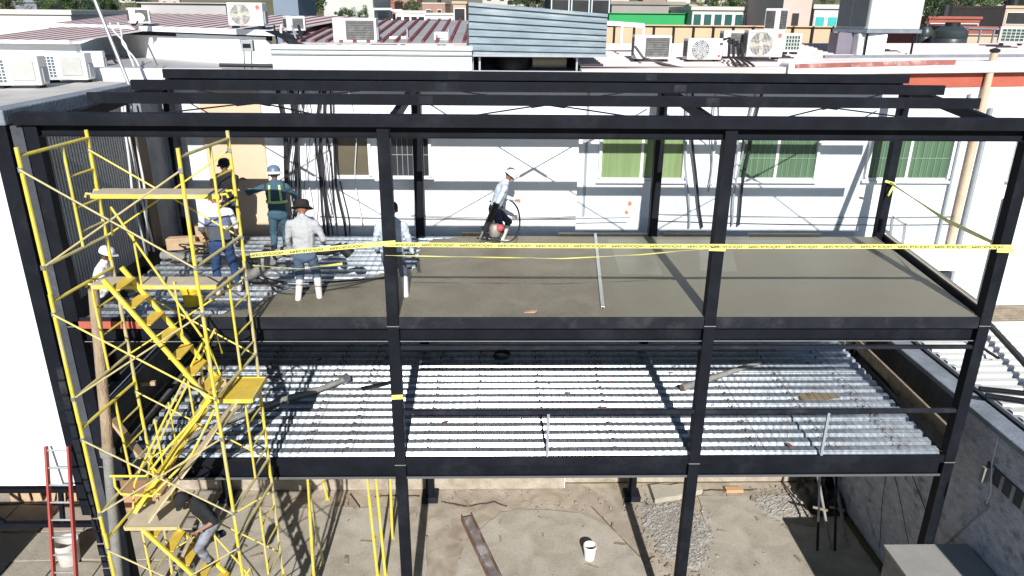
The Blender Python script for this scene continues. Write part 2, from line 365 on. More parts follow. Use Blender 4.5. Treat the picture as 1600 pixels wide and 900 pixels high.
# upper floor (wet concrete)
for i in range(3):
    a, bq = CX[i]+HW+.003, CX[i+1]-HW-.003
    m_ = MB().box(a, bq, .02, .06, 6.715, 6.905); m_.box(a, bq, .06, .14, 6.715, 6.722)
    m_.build('edge_channel', steel2, fb, bevel=.004)
    m_ = MB(); ibeam(m_, a, bq, .13, 6.475, 6.712, .014, .16); m_.build('floor_beam', steel, fb)
    MB().box(a, bq, .048, .055, 6.476, 6.489).build('beam_lip', weld, fb)
    m_ = MB(); m_.box(a, bq, .02, .06, 4.17, 4.305); m_.build('edge_channel', steel, fb, bevel=.004)
    m_ = MB(); ibeam(m_, a, bq, .12, 3.88, 4.167, .02, .18); m_.build('floor_beam', steel, fb)
    MB().box(a, bq, .022, .028, 3.881, 3.925).build('beam_lip', mat('bare_grey_flange', (.13, .135, .14), .5, .2), fb)
MB().box(.1, 9.45, .02, .08, 6.345, 6.405).build('guard_rail', steel2, fb, bevel=.004)
MB().box(.1, 9.45, .02, .08, 5.15, 5.215).build('guard_rail', steel2, fb, bevel=.004)
for x in (py(856, 690, 0).x, py(1289, 690, 0).x): MB().box(x-.022, x+.022, .03, .07, 4.308, 5.147).build('guard_post', greyplastic, fb)
for i in range(4):
    for (z0, z1) in ((6.48, 6.72), (3.9, 4.16)):
        MB().beam((CX[i], .19, (z0+z1)/2), (RX[i], DY-.085, (z0+z1)/2), .12, z1-z0).build('floor_beam', steel, fb)
for (z0, z1) in ((6.48, 6.74), (3.9, 4.2)):
    for i in range(3): m_ = MB(); ibeam(m_, RX[i]+HW, RX[i+1]-HW, DY, z0, z1, .014, .14); m_.build('floor_beam', steel, fb)
    for k in range(9):
        x = -4.2+k*1.6
        if min(abs(x-c) for c in CX) < .25: continue
        MB().box(x-.04, x+.04, .2, DY-.1, z0+.02, z1-.02).build('floor_joist', steel2, fb)
# ribbed decks
def deck(name, x0f, x1f, y0, y1, ztop, pitch=.275, h=.058):
    m_ = MB(); prof = []; y = y0
    while y < y1:
        prof += [(y, ztop-h), (y+.075, ztop-h), (y+.112, ztop), (y+.240, ztop)]; y += pitch
    nxd = 24
    for (yy, z) in prof:
        for i in range(nxd+1):
            a, b3 = x0f(yy), x1f(yy); m_.v.append(Vector((a+(b3-a)*i/nxd, yy, z+.004*noise.noise(Vector((i*.6, yy*3, z))))))
    for j in range(len(prof)-1):
        for i in range(nxd):
            a = j*(nxd+1)+i; m_.f.append((a, a+1, a+2+nxd, a+1+nxd)); m_.mi.append(0)
    return m_.build(name, deckm, fb)
lx0 = lambda y: -4.62 if y < .4 else -4.72
lx1 = lambda y: 9.42+.05*y
deck('metal_decking', lx0, lx1, .07, 4.5, 4.315)
deck('metal_decking', lambda y: -4.88, lambda y: 9.4+.13*y, .07, 4.5, 6.85)
# welded wire mesh lying on the ribs
for (xa, xb, z) in ((-4.6, 9.45, 4.33), (-4.8, .6, 6.865)):
    m_ = MB(); y = .12
    while y < 4.5: m_.tube([(xa, y, z), (xb, y, z)], .0032, 4, cap=False); y += .15
    x = xa
    while x < xb:
        m_.tube([(x+.01*math.sin(x*9), .1, z+.006), (x, 4.5, z+.006)], .0032, 4, cap=False); x += .15
    m_.build('wire_mesh', mat('rusty_mesh_wire', (.09, .08, .075), .6, .4, .3, 6), fb)
m_ = MB()
for X in (-3.2, -1.7, -.95, .45, 1.3, 2.5, 3.74, 6.2, 7.5, 8.75):
    y = .25
    while y < 4.5:
        m_.lathe((X+random.uniform(-.02, .02), y, 4.255), [(.012, 0), (.012, .10), (.02, .10), (.02, .115)], 6)
        m_.tube([(X+.02, y, 4.34), (X+.09, y+.02, 4.40), (X+.17, y-.04, 4.335)], .006, 4); y += .275
o = m_.build('shear_stud', mat('rusted_stud', (.10, .07, .05), .8, .1, .3, 8), fb); o['kind'] = 'stuff'
# the wet concrete, its ragged left edge creeping over the deck
E_ = [(-3.1, .065), (-2.75, .2), (-2.35, .45), (-2.25, .9), (-2.0, 1.25), (-1.55, 1.5), (-1.2, 1.8), (-.7, 1.95), (-.35, 2.25), (.1, 2.35), (.15, 3.2), (.05, 3.9), (.3, 4.35), (.9, 4.5), (1.4, 4.62), (3, 4.6), (4.9, 4.62), (7.5, 4.6), (10.0, 4.6), (9.47, .065)]
r = random.Random(2); PP = []
for i in range(len(E_)):
    a, b3 = Vector((*E_[i], 0)), Vector((*E_[(i+1) % len(E_)], 0)); k = 7 if i < 14 else 1
    for q in range(k): PP.append(a.lerp(b3, q/k)+(Vector((r.uniform(-.05, .05), r.uniform(-.05, .05), 0)) if q and i < 14 else Vector((0, 0, 0))))
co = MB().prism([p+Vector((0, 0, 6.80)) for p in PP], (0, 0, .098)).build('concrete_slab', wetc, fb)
for q in (((3.95, 2.15), (4.75, 2.1), (4.85, 3.7), (4.05, 3.75)), ((5.5, 2.3), (6.2, 2.25), (6.5, 3.6), (5.85, 3.7)), ((4.0, 3.95), (7.9, 3.9), (8.0, 4.3), (4.05, 4.35))): MB().prism([Vector((x, y, 6.8985)) for x, y in q], (0, 0, .003)).build('trowelled_patch', mat('smooth_wet_cement', (.222, .214, .168), .42, 0, .08, 2), fb)
# edge forms right of both floors
MB().beam((9.62, .2, 6.87), (10.18, 4.6, 6.87), .05, .16).build('edge_form', steel2, fb)
MB().beam((9.66, .2, 6.957), (10.22, 4.6, 6.957), .075, .012).build('form_top', tan, fb)
MB().beam((9.70, .2, 6.95), (10.26, 4.6, 6.95), .06, .03).build('form_board', greypipe, fb)
MB().beam((9.86, .5, 4.36), (9.98, 4.5, 4.36), .05, .24).build('form_board', oldwood, fb)
MB().beam((-4.9, .3, 6.72), (-3.2, .3, 6.72), .02, .12).build('red_channel', brick, fb)
MB().box(-5.0, -3.9, .0, .018, 6.73, 6.85).build('red_channel', brick, fb)
for (x, y, w_, d_, h_) in ((.9, 4.66, .9, .1, .10), (3.0, 4.68, 2.2, .08, .08), (5.3, 4.68, 1.3, .1, .08), (7.2, 4.68, 1.6, .08, .09)):
    MB().obox((x+w_/2, y, 6.9), (w_/2, 0, 0), (0, d_/2, 0), (0, 0, h_/2)).build('form_board', oldwood if w_ < 1.5 else tan, fb)

# ================================================================== NEIGHBOUR ON THE LEFT
lb = thing('left_building', 'white flat roofed building left of the frame, grey ribbed cladding on its side wall', 'building', (-10, 2, 0))
MB().box(-16, -5.56, 0, .25, 3.80, 9.95).build('front_wall', white, lb)
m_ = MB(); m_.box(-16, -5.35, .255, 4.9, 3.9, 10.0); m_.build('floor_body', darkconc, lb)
MB().box(-16, -5.62, -.02, 4.95, 10.003, 10.06).build('roof', mat('pale_roof_membrane', (.50, .48, .45), .85, 0, .15, 1.5, .2, dirt=(.35, .31, .27), dirt_amt=.6), lb)
MB().box(-5.62, -5.30, -.05, 4.95, 9.88, 10.10).build('parapet_cap', greyp, lb, bevel=.02)
m_ = MB().box(-5.55, -5.32, -.03, .2, 3.2, 9.87)
m_.build('corner_post', steel, lb, bevel=.01)
m_ = MB()
for k in range(22):
    z = .2+k*.27; m_.box(-5.40+.012*(k % 2), -5.29, -.06, -.032, z-3.2+3.2, z+.22)
m_.build('post_cladding', steel2, lb)
m_ = MB().box(-5.29, -5.12, .02, .2, 0.0, 9.87); m_.build('concrete_strip', mat('dark_cement_strip', (.055, .06, .07), .85, 0, .25, 4, .4, dirt=(.12, .13, .14), dirt_amt=.6), lb)
m_ = MB(); m_.box(-5.345, -5.312, .4, 3.38, 6.9, 9.87); y = .45
while y < 3.35:
    m_.box(-5.31, -5.300, y, y+.035, 6.9, 9.87); y += .085
m_.build('metal_cladding', siding, lb)
MB().box(-5.33, -5.15, 3.4, 3.75, 6.9, 9.6).build('brown_wall', brownw, lb)
MB().box(-5.33, -5.16, 3.78, 4.6, 6.9, 9.8).build('grey_wall', greyp, lb)
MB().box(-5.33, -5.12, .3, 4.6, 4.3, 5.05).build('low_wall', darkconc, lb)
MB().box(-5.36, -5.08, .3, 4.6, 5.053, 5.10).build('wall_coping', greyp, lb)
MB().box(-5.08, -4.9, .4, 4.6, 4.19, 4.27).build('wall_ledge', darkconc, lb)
for y in (1.3, 3.0): MB().box(-5.32, -5.22, y, y+.1, 5.12, 6.7).build('window_post', steel, lb)
# open truss that carries the white front wall
tr = thing('roof_truss', 'black steel truss lying low under the white left wall', 'truss', (-9, 1.5, 0))
zA, zB = py(50, 768, .95).z, py(50, 822, .95).z
MB().box(-14, -5.7, .9, 1.0, zA, zA+.09).build('top_chord', steel, tr)
MB().box(-14, -5.7, .9, 1.0, zB, zB+.09).build('bottom_chord', steel, tr)
for k in range(7):
    x = -13.2+k*1.1; MB().beam((x, .95, zB+.09), (x+(-.75 if k % 2 else .1), .95, zA), .07, .07, (0, 1, 0)).build('web_bar', steel, tr)
tag(MB().box(-13, -8.2, 4.9, 5.2, 0, 3.7).build('back_wall', oldwood), 'brown rough wall in shade at the back of the open left yard', 'wall')

# ================================================================== NEIGHBOUR ON THE RIGHT
rbd = thing('right_building', 'low building right of the frame with pale ribbed roof and mottled plaster wall', 'building', (12, 1, 0))
WXR = 10.28
MB().box(WXR, WXR+.3, -6, 5.2, 0, 4.74).build('side_wall', plaster, rbd)
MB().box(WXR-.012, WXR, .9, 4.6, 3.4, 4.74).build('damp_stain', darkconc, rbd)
MB().box(WXR-.07, WXR+.33, -6, 5.2, 4.745, 4.86).build('parapet_cap', greyp, rbd, bevel=.02)
m_ = MB()
xr0, xr1 = WXR+.38, 19.5; y = -6
while y < 5.3:
    z0 = 4.95; m_.add([(xr0, y, z0), (xr0, y+.11, z0), (xr0, y+.14, z0+.045), (xr0, y+.25, z0+.045), (xr0, y+.28, z0), (xr1, y, z0+.1), (xr1, y+.11, z0+.1), (xr1, y+.14, z0+.145), (xr1, y+.25, z0+.145), (xr1, y+.28, z0+.1)], [(0, 1, 6, 5), (1, 2, 7, 6), (2, 3, 8, 7), (3, 4, 9, 8)]); y += .28
m_.build('ribbed_roof', roofwhite, rbd)
MB().box(WXR+.34, WXR+.5, -6, 5.2, 4.9, 4.96).build('gutter', siding, rbd)
MB().box(xr0+.1, xr1, -6, 5.2, 0, 4.9).build('building_body', rough_white, rbd)
# vent blocks
vb = MB(); vb.box(WXR-.02, WXR-.002, -1.02, .06, 3.86, 4.16); o = vb.build('vent_opening', acd, rbd)
for y in (-.98, -.7, -.42, -.14): MB().box(WXR-.035, WXR-.021, y, y+.07, 3.87, 4.15).build('vent_bar', rough_white, o)
MB().box(WXR-.14, WXR-.04, -.08, .0, 3.8, 4.1).build('vent_shelf', greypipe, o)
tag(MB().tube([(WXR-.03, -.05, 4.7), (WXR-.03, -.06, 4.2), (WXR-.05, -.25, 3.7), (WXR-.04, -.2, 3.45)], .012, 6).build('cable', cablew), 'pale cable running down the mottled wall past the vent blocks', 'cable')
cj = MB(); cj.lathe((WXR-.04, -.18, 3.4), [(.055, -.03), (.055, .03)], 10, 'x'); o = cj.build('junction_box', greyplastic, None); tag(o, 'round grey junction box on the mottled right wall', 'box')
tag(MB().tube([(WXR-.03, -.18, 3.34), (WXR-.03, .55, 1.9)], .014, 6).build('conduit', greyplastic), 'slanting thin conduit below the round box on the mottled wall', 'pipe')
cb_ = thing('concrete_cistern', 'low grey concrete block with flat sunlit top beside the right wall', 'cistern', (9.5, -1, 0))
MB().box(8.74, 10.2, -2.0, -.08, 0, 2.38).build('body', greypipe, cb_)
MB().box(8.69, 10.24, -2.05, -.03, 2.383, 2.45).build('lid', mat('plain_cement_top', (.31, .30, .28), .85, 0, .08, 3, .2), cb_, bevel=.01)
for i, (a, bq, c, s_) in enumerate((((10.24, 3.6, 3.6), (10.24, 1.2, 2.2), .01, 1), ((10.22, 4.2, 3.8), (10.22, 1.4, 1.2), .008, 2), ((10.22, 3.0, 3.9), (10.22, 2.4, .3), .008, 3))):
    tag(MB().tube(wob(a, bq, 12, .03, s_), c, 5).build('cable', cablem), ['black cable sagging low along the shaded ground floor wall', 'thin black wire sloping to the floor along the shaded wall', 'steep thin wire hanging on the shaded ground floor wall'][i], 'cable')
for i, x in enumerate((8.95, 9.35)):
    t = thing('wooden_trestle', ['leaning thin timber brace nearer the rubble in the dark corner', 'leaning thin timber brace nearer the right wall in the dark corner'][i], 'brace', (x, 3.6, 0), 'timber braces in the dark corner')
    MB().beam((x, 2.6, .05), (x+.5, 4.4, 2.2), .05, .05).build('leg', steel2, t)  # timber leg coloured dark to carry the corner's shade
    MB().beam((x+.35, 2.7, .05), (x+.2, 4.4, 2.2), .05, .05).build('leg', greypipe, t)
    MB().beam((x+.03, 3.2, .8), (x+.38, 3.2, .7), .03, .05).build('rung', oldwood, t)
for i, (p, q, rr, L) in enumerate((((1530, 607), (1640, 618), .045, 'upper black pipe lying on the pale ribbed roof'), ((1540, 618), (1640, 632), .05, 'lower black pipe lying on the pale ribbed roof'))):
    a = pz(*p, 5.09); bq = pz(*q, 5.09+.03); o = MB().tube([a, bq], rr, 10).build('black_pipe', steel); tag(o, L, 'pipe', 'black pipes on the ribbed roof')
a, bq = pz(1512, 470, 5.15), pz(1640, 610, 5.25)
tag(MB().beam(a, bq, .09, .09).build('steel_beam', steel2), 'dark square steel bar lying slantwise across the pale ribbed roof', 'beam')
a, bq = pz(1500, 520, 5.12), pz(1560, 560, 5.12)
tag(MB().beam(a, bq, .06, .03).build('rebar_strip', steel), 'short dark toothed strip lying on the ribbed roof beside the frame', 'metal strip')
bw = MB(); r = random.Random(3)
for k in range(7):
    y = 4.2+k*.13; bw.beam((11.2+r.uniform(-.3, .3), y, 5.06+.02*(k % 3)), (16.5, y+r.uniform(-.1, .1), 5.14), .09, .03)
tag(bw.build('board_pile', oldwood), 'loose brown boards lying at the back of the pale ribbed roof', 'boards')

# an unseen pier, added in front of the plot to shade the right corner
pr_ = thing('shade_pier', 'tall grey pier added out of view at the front right to shade the corner', 'pier', (9.8, -5, 0))
MB().box(9.78, 10.4, -5.5, -5.2, 0, 6.9).build('shaft', rough_white, pr_, bevel=.02)
MB().box(9.74, 10.44, -5.54, -5.16, 6.903, 7.0).build('cap', greyp, pr_, bevel=.01)

lf_ = thing('shade_wall', 'plain wall added out of view in front of the left yard to shade it', 'wall', (-12, -5, 0))  # unseen wall, added to throw shade onto the left yard
MB().box(-18, -8.75, -5.3, -5.05, 0, 5.9).build('blockwork', rough_white, lf_)
MB().box(-18.05, -8.7, -5.34, -5.01, 5.903, 6.0).build('coping', greyp, lf_)
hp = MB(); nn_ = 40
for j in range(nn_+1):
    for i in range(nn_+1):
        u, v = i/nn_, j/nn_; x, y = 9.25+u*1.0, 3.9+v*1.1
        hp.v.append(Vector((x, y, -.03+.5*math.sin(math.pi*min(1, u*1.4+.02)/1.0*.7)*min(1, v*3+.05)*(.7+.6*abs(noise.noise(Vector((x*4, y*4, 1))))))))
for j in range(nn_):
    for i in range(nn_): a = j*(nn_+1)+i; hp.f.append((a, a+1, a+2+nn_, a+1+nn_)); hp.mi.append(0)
tag(hp.build('shade_heap', black, smooth=True), 'crumpled black heap added to darken the back right corner of the ground', 'tarp')  # dark heap added to stand in for the corner's shade

for (cx_, cy_, rx_, ry_, L) in ((5.9, 3.3, .85, 1.3, 'broad bed of broken grey concrete beside the third column'), (8.72, 4.25, .7, .6, 'smaller bed of broken grey concrete at the back right')):
    hp = MB(); nn_ = 90
    for j in range(nn_+1):
        for i in range(nn_+1):
            u, v = (i/nn_-.5)*2, (j/nn_-.5)*2; x, y = cx_+u*rx_, cy_+v*ry_
            e = 1-min(1, (u*u+v*v)**.5*(1+.35*noise.noise(Vector((x*2, y*2, 4)))))
            hp.v.append(Vector((x, y, -.06+min(1, e*4)*(.095+.05*abs(noise.noise(Vector((x*9, y*9, 1))))+.035*noise.noise(Vector((x*22, y*22, 2)))+.05*e))))
    for j in range(nn_):
        for i in range(nn_): a = j*(nn_+1)+i; hp.f.append((a, a+1, a+2+nn_, a+1+nn_)); hp.mi.append(0)
    tag(hp.build('rubble_bed', rubblem), L, 'rubble', kind='stuff')
# ================================================================== REAR BUILDINGS
YL, YR = 5.08, 5.37
wl_ = thing('white_building', 'long white walled building behind the steel frame with dark windows and red striped roofs', 'building', (-1, 6, 0))
MB().box(-16, 3.42, YL, YL+.25, 0, 10.3).build('wall', white, wl_)
MB().box(-2.95, 1.14, YL+.003, YL+.25, 10.303, 10.76).build('parapet', white, wl_, bevel=.02)
MB().box(-2.97, 1.16, YL-.05, YL+.3, 10.70, 10.79).build('parapet_cap', white, wl_, bevel=.02)
MB().box(-2.95, 1.14, YL-.035, YL-.003, 10.60, 10.63).build('wall_seam', greyplastic, wl_)
MB().box(-16, 3.4, YL+.26, 14, 10.1, 10.25).build('roof_slab', roofgrey, wl_)
a, bq = py(325, 250, YL), py(428, 350, YL)
MB().box(a.x, bq.x, YL-.05, YL-.003, 6.75, 9.9).build('beige_panel', beige, wl_)
MB().box(a.x, bq.x, YL-.056, YL-.051, 8.02, 8.04).build('panel_joint', brownw, wl_)
MB().box(-16, 3.4, YL-.30, YL-.01, 6.2, 6.74).build('wall_ledge', greypipe, wl_)
MB().box(-16, 3.4, YL-.02, YL-.003, 0, 1.1).build('dusty_wall_base', dustg, wl_)
def window(parent, xa, xb, yt, yb, Y, glass, bars=0, split=True, label=None, fr=winframe):
    a, c = py(xa, yb, Y), py(xb, yb, Y); t = py((xa+xb)/2, yt, Y).z; z = a.z
    f = MB(); e = .06
    f.box(a.x-e, c.x+e, Y-.05, Y-.004, z-e, z); f.box(a.x-e, c.x+e, Y-.11, Y-.004, t, t+e)
    f.box(a.x-e, a.x, Y-.11, Y-.004, z, t); f.box(c.x, c.x+e, Y-.11, Y-.004, z, t)
    if split: mx_ = (a.x+c.x)/2; f.box(mx_-.03, mx_+.03, Y-.045, Y-.004, z, t)
    f.box(a.x-e-.04, c.x+e+.04, Y-.10, Y-.004, z-e-.05, z-e-.001)
    o = f.build('window', fr, parent)
    if label: lab(o, label)
    g_ = MB().box(a.x, c.x, Y-.018, Y-.006, z, t).build('pane', glass, o)
    if bars:
        b3 = MB(); n_ = bars
        for i in range(1, n_): x = a.x+(c.x-a.x)*i/n_; b3.tube([(x, Y-.035, z), (x, Y-.035, t)], .007, 4)
        for k in (.35, .85): b3.box(a.x, c.x, Y-.04, Y-.03, z+(t-z)*k, z+(t-z)*k+.012)
        b3.build('bars', mat('pale_green_bars', (.26, .36, .27), .5) if glass is not dkglass else greyplastic, o)
window(wl_, 527, 578, 180, 273, YL, olive, 0, False, 'olive tinted window')
window(wl_, 614, 671, 180, 274, YL, dkglass, 7, False, 'dark barred window')
wr = thing('window_building', 'white, partly shade tinted building behind the frame with green curtained windows and brick red band', 'building', (10, 6, 0))
MB().box(3.43, 12.05, YR, YR+.25, 0, 10.2).build('wall', white_shade, wr)
MB().box(12.053, 22, YR, YR+.25, 0, 10.3).build('wall', white, wr)
MB().box(3.43, 10.2, YR-.05, YR-.003, 0, 1.2).build('dusty_wall_base', dustg, wr)
MB().box(3.43, 9.9, YR-.03, YR-.003, 6.2, 7.12).build('wall_base', mat('stained_white_base', (.60, .635, .66), .85, 0, .06, 2, .4, dirt=(.46, .40, .36), dirt_amt=.6), wr)
def slope(x0, x1, y0, y1, za0, zb0, za1, zb1): # box with sloping bottom/top along X
    return MB().prism([(x0, y0, za0), (x1, y0, za1), (x1, y0, zb1), (x0, y0, zb0)], (0, y1-y0, 0))
slope(3.43, 22, YR-.02, YR-.002, 9.86, 10.17, 10.24, 10.52).build('red_band', brick, wr)
slope(3.43, 7.75, YR-.16, YR+.25, 10.175, 10.34, 10.28, 10.42).build('fascia', pink, wr, bevel=.02)
slope(7.78, 22, YR-.2, YR+.3, 10.26, 10.50, 10.53, 10.74).build('fascia', white, wr, bevel=.03)
slope(7.9, 11.3, YR-.21, YR-.202, 10.40, 10.49, 10.50, 10.60).build('red_paint_band', mat('flaking_red_paint', (.36, .12, .10), .8, 0, .3, 4, dirt=(.7, .66, .64), dirt_amt=.8), wr)
# right roof: long ribs along X
m_ = MB(); yy = YR+.2; z = 10.38
while yy < 10.3:
    z2 = 10.36+(yy-YR)*.055
    m_.add([(3.45, yy, z2), (3.45, yy+.14, z2+.008), (3.45, yy+.17, z2+.05), (3.45, yy+.27, z2+.055), (3.45, yy+.3, z2+.016),
            (16, yy, z2+.1), (16, yy+.14, z2+.108), (16, yy+.17, z2+.15), (16, yy+.27, z2+.155), (16, yy+.3, z2+.116)], [(0, 1, 6, 5), (1, 2, 7, 6), (2, 3, 8, 7), (3, 4, 9, 8)]); yy += .3
m_.build('ribbed_roof', pink, wr)
MB().box(3.45, 22, YR+.3, 10.3, 9.9, 10.2).build('roof_body', white, wr)
slope(9, 22, 6.3, 6.4, 10.55, 10.61, 10.7, 10.76).build('roof_ridge', greyp, wr)
window(wr, 938, 1063, 190, 277, YR, curtain, 0, True, 'green curtained window without bars')
window(wr, 1150, 1268, 190, 277, YR, curtain2, 12, True)
window(wr, 1352, 1475, 190, 277, YR, curtain2, 12, True)
window(wr, 1578, 1680, 190, 277, YR, curtain2, 12, True)

# striped roofs
def stripe_roof(parent, A, B, up, n, sheet, batten, bw=.5, base=.03):
    A, B, up = Vector(A), Vector(B), Vector(up)
    o = MB().prism([A, B, B+up, A+up], (0, 0, .03)).build('roof', sheet, parent)
    m_ = MB(); d = (B-A)/n
    for i in range(n):
        p = A+d*(i+.25); m_.prism([p+Vector((0, 0, .031)), p+d*bw+Vector((0, 0, .031)), p+d*bw+up+Vector((0, 0, .031)), p+up+Vector((0, 0, .031))], (0, 0, base))
    m_.build('batten', batten, o); return o
stripe_roof(wl_, (-2.9, 5.65, 10.78), (1.14, 5.65, 10.80), (0, 5.2, .40), 14, roofgrey, redpaint, .22, .05)
lr = thing('rear_left_house', 'white house behind the left roof with broad red and white striped roof', 'house', (-8, 8, 0))
A, B = Vector((-3.15, 6.35, 10.98)), Vector((-11.6, 12.4, 10.98))
stripe_roof(lr, A, B, (1.2, 3.3, .30), 19, mat('white_striped_roof', (.62, .58, .57), .6, 0, .1, 2, dirt=(.4, .25, .22), dirt_amt=.5), redpaint, .38, .004)
MB().beam(A+Vector((0, -.05, .0)), B+Vector((0, -.05, 0)), .10, .12).build('fascia', white, lr)
MB().beam(A+Vector((-.3, .35, -.75)), B+Vector((0, .35, -.75)), .15, 1.3).build('wall', white, lr)
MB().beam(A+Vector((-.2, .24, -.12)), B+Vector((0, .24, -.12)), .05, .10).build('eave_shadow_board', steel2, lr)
A2, B2 = py(110, 66, 7.2), py(-60, 64, 8.5)
stripe_roof(lr, A2, B2, (1.0, 2.5, .25), 8, MATS['white_striped_roof'], redpaint, .38, .004)
MB().beam(A2, B2, .08, .08).build('fascia', white, lr)
MB().beam(A2+Vector((0, .3, -.6)), B2+Vector((0, .3, -.6)), .15, 1.1).build('wall', white, lr)

# galvanised sheet wall over the dark opening
gs = thing('sheet_metal_shed', 'shed faced with blue grey galvanised corrugated sheet standing over a dark opening', 'shed', (2.5, 6, 10.2))
bl, br = py(733, 84, 5.42), py(946, 87, 5.42); tz0, tz1 = py(727, 3, 5.42).z, py(948, 22, 5.42).z
m_ = MB(); n = 14
for i in range(n):
    k0, k1 = i/n, (i+1)/n; dy = .05 if i % 2 else 0
    f = lambda k, X: (bl.z+(tz0-bl.z)*k) if X else (br.z+(tz1-br.z)*k)
    m_.add([(bl.x, 5.42-dy, f(k0, 1)), (br.x, 5.42-dy, f(k0, 0)), (br.x, 5.42-dy, f(k1, 0)), (bl.x, 5.42-dy, f(k1, 1)),
            (bl.x, 5.42-.05+dy, f(k1, 1)), (br.x, 5.42-.05+dy, f(k1, 0))], [(0, 1, 2, 3), (3, 2, 5, 4)])
m_.build('corrugated_sheet', mat('blue_galvanised_sheet', (.23, .29, .33), .5, .35, .25, 3, dirt=(.42, .46, .48), dirt_amt=.9, stretch=(.5, 1, 3)), gs)
MB().box(bl.x, br.x, 5.47, 5.52, bl.z, 11.45).build('backing', steel2, gs)
MB().box(bl.x-.02, br.x+.02, 5.34, 5.46, bl.z-.05, bl.z-.005).build('bottom_trim', galv, gs)
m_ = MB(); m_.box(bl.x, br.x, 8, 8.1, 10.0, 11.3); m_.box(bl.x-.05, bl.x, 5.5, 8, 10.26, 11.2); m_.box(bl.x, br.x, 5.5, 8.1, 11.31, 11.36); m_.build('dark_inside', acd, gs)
m_ = MB()
for x in (737, 748, 900): a = py(x, 100, 5.5); m_.box(a.x, a.x+.04, 5.5, 5.54, 10.25, bl.z-.06)
m_.build('post', galv, gs)
tk = MB().lathe((2.0, 6.4, 10.26), [(.42, 0), (.42, .3), (.36, .38), (.12, .42)], 20).build('water_tank', black, smooth=True); tag(tk, 'black round water tank inside the dark opening under the sheet metal', 'water tank')
MB().tube([(2.45, 6.3, 10.42), (3.2, 6.3, 10.42)], .12, 14).build('tmp', tan) and None
o = bpy.data.objects['tmp']; o.name = 'clay_pipe'; tag(o, 'tan fat pipe lying in the dark opening under the sheet metal', 'pipe')

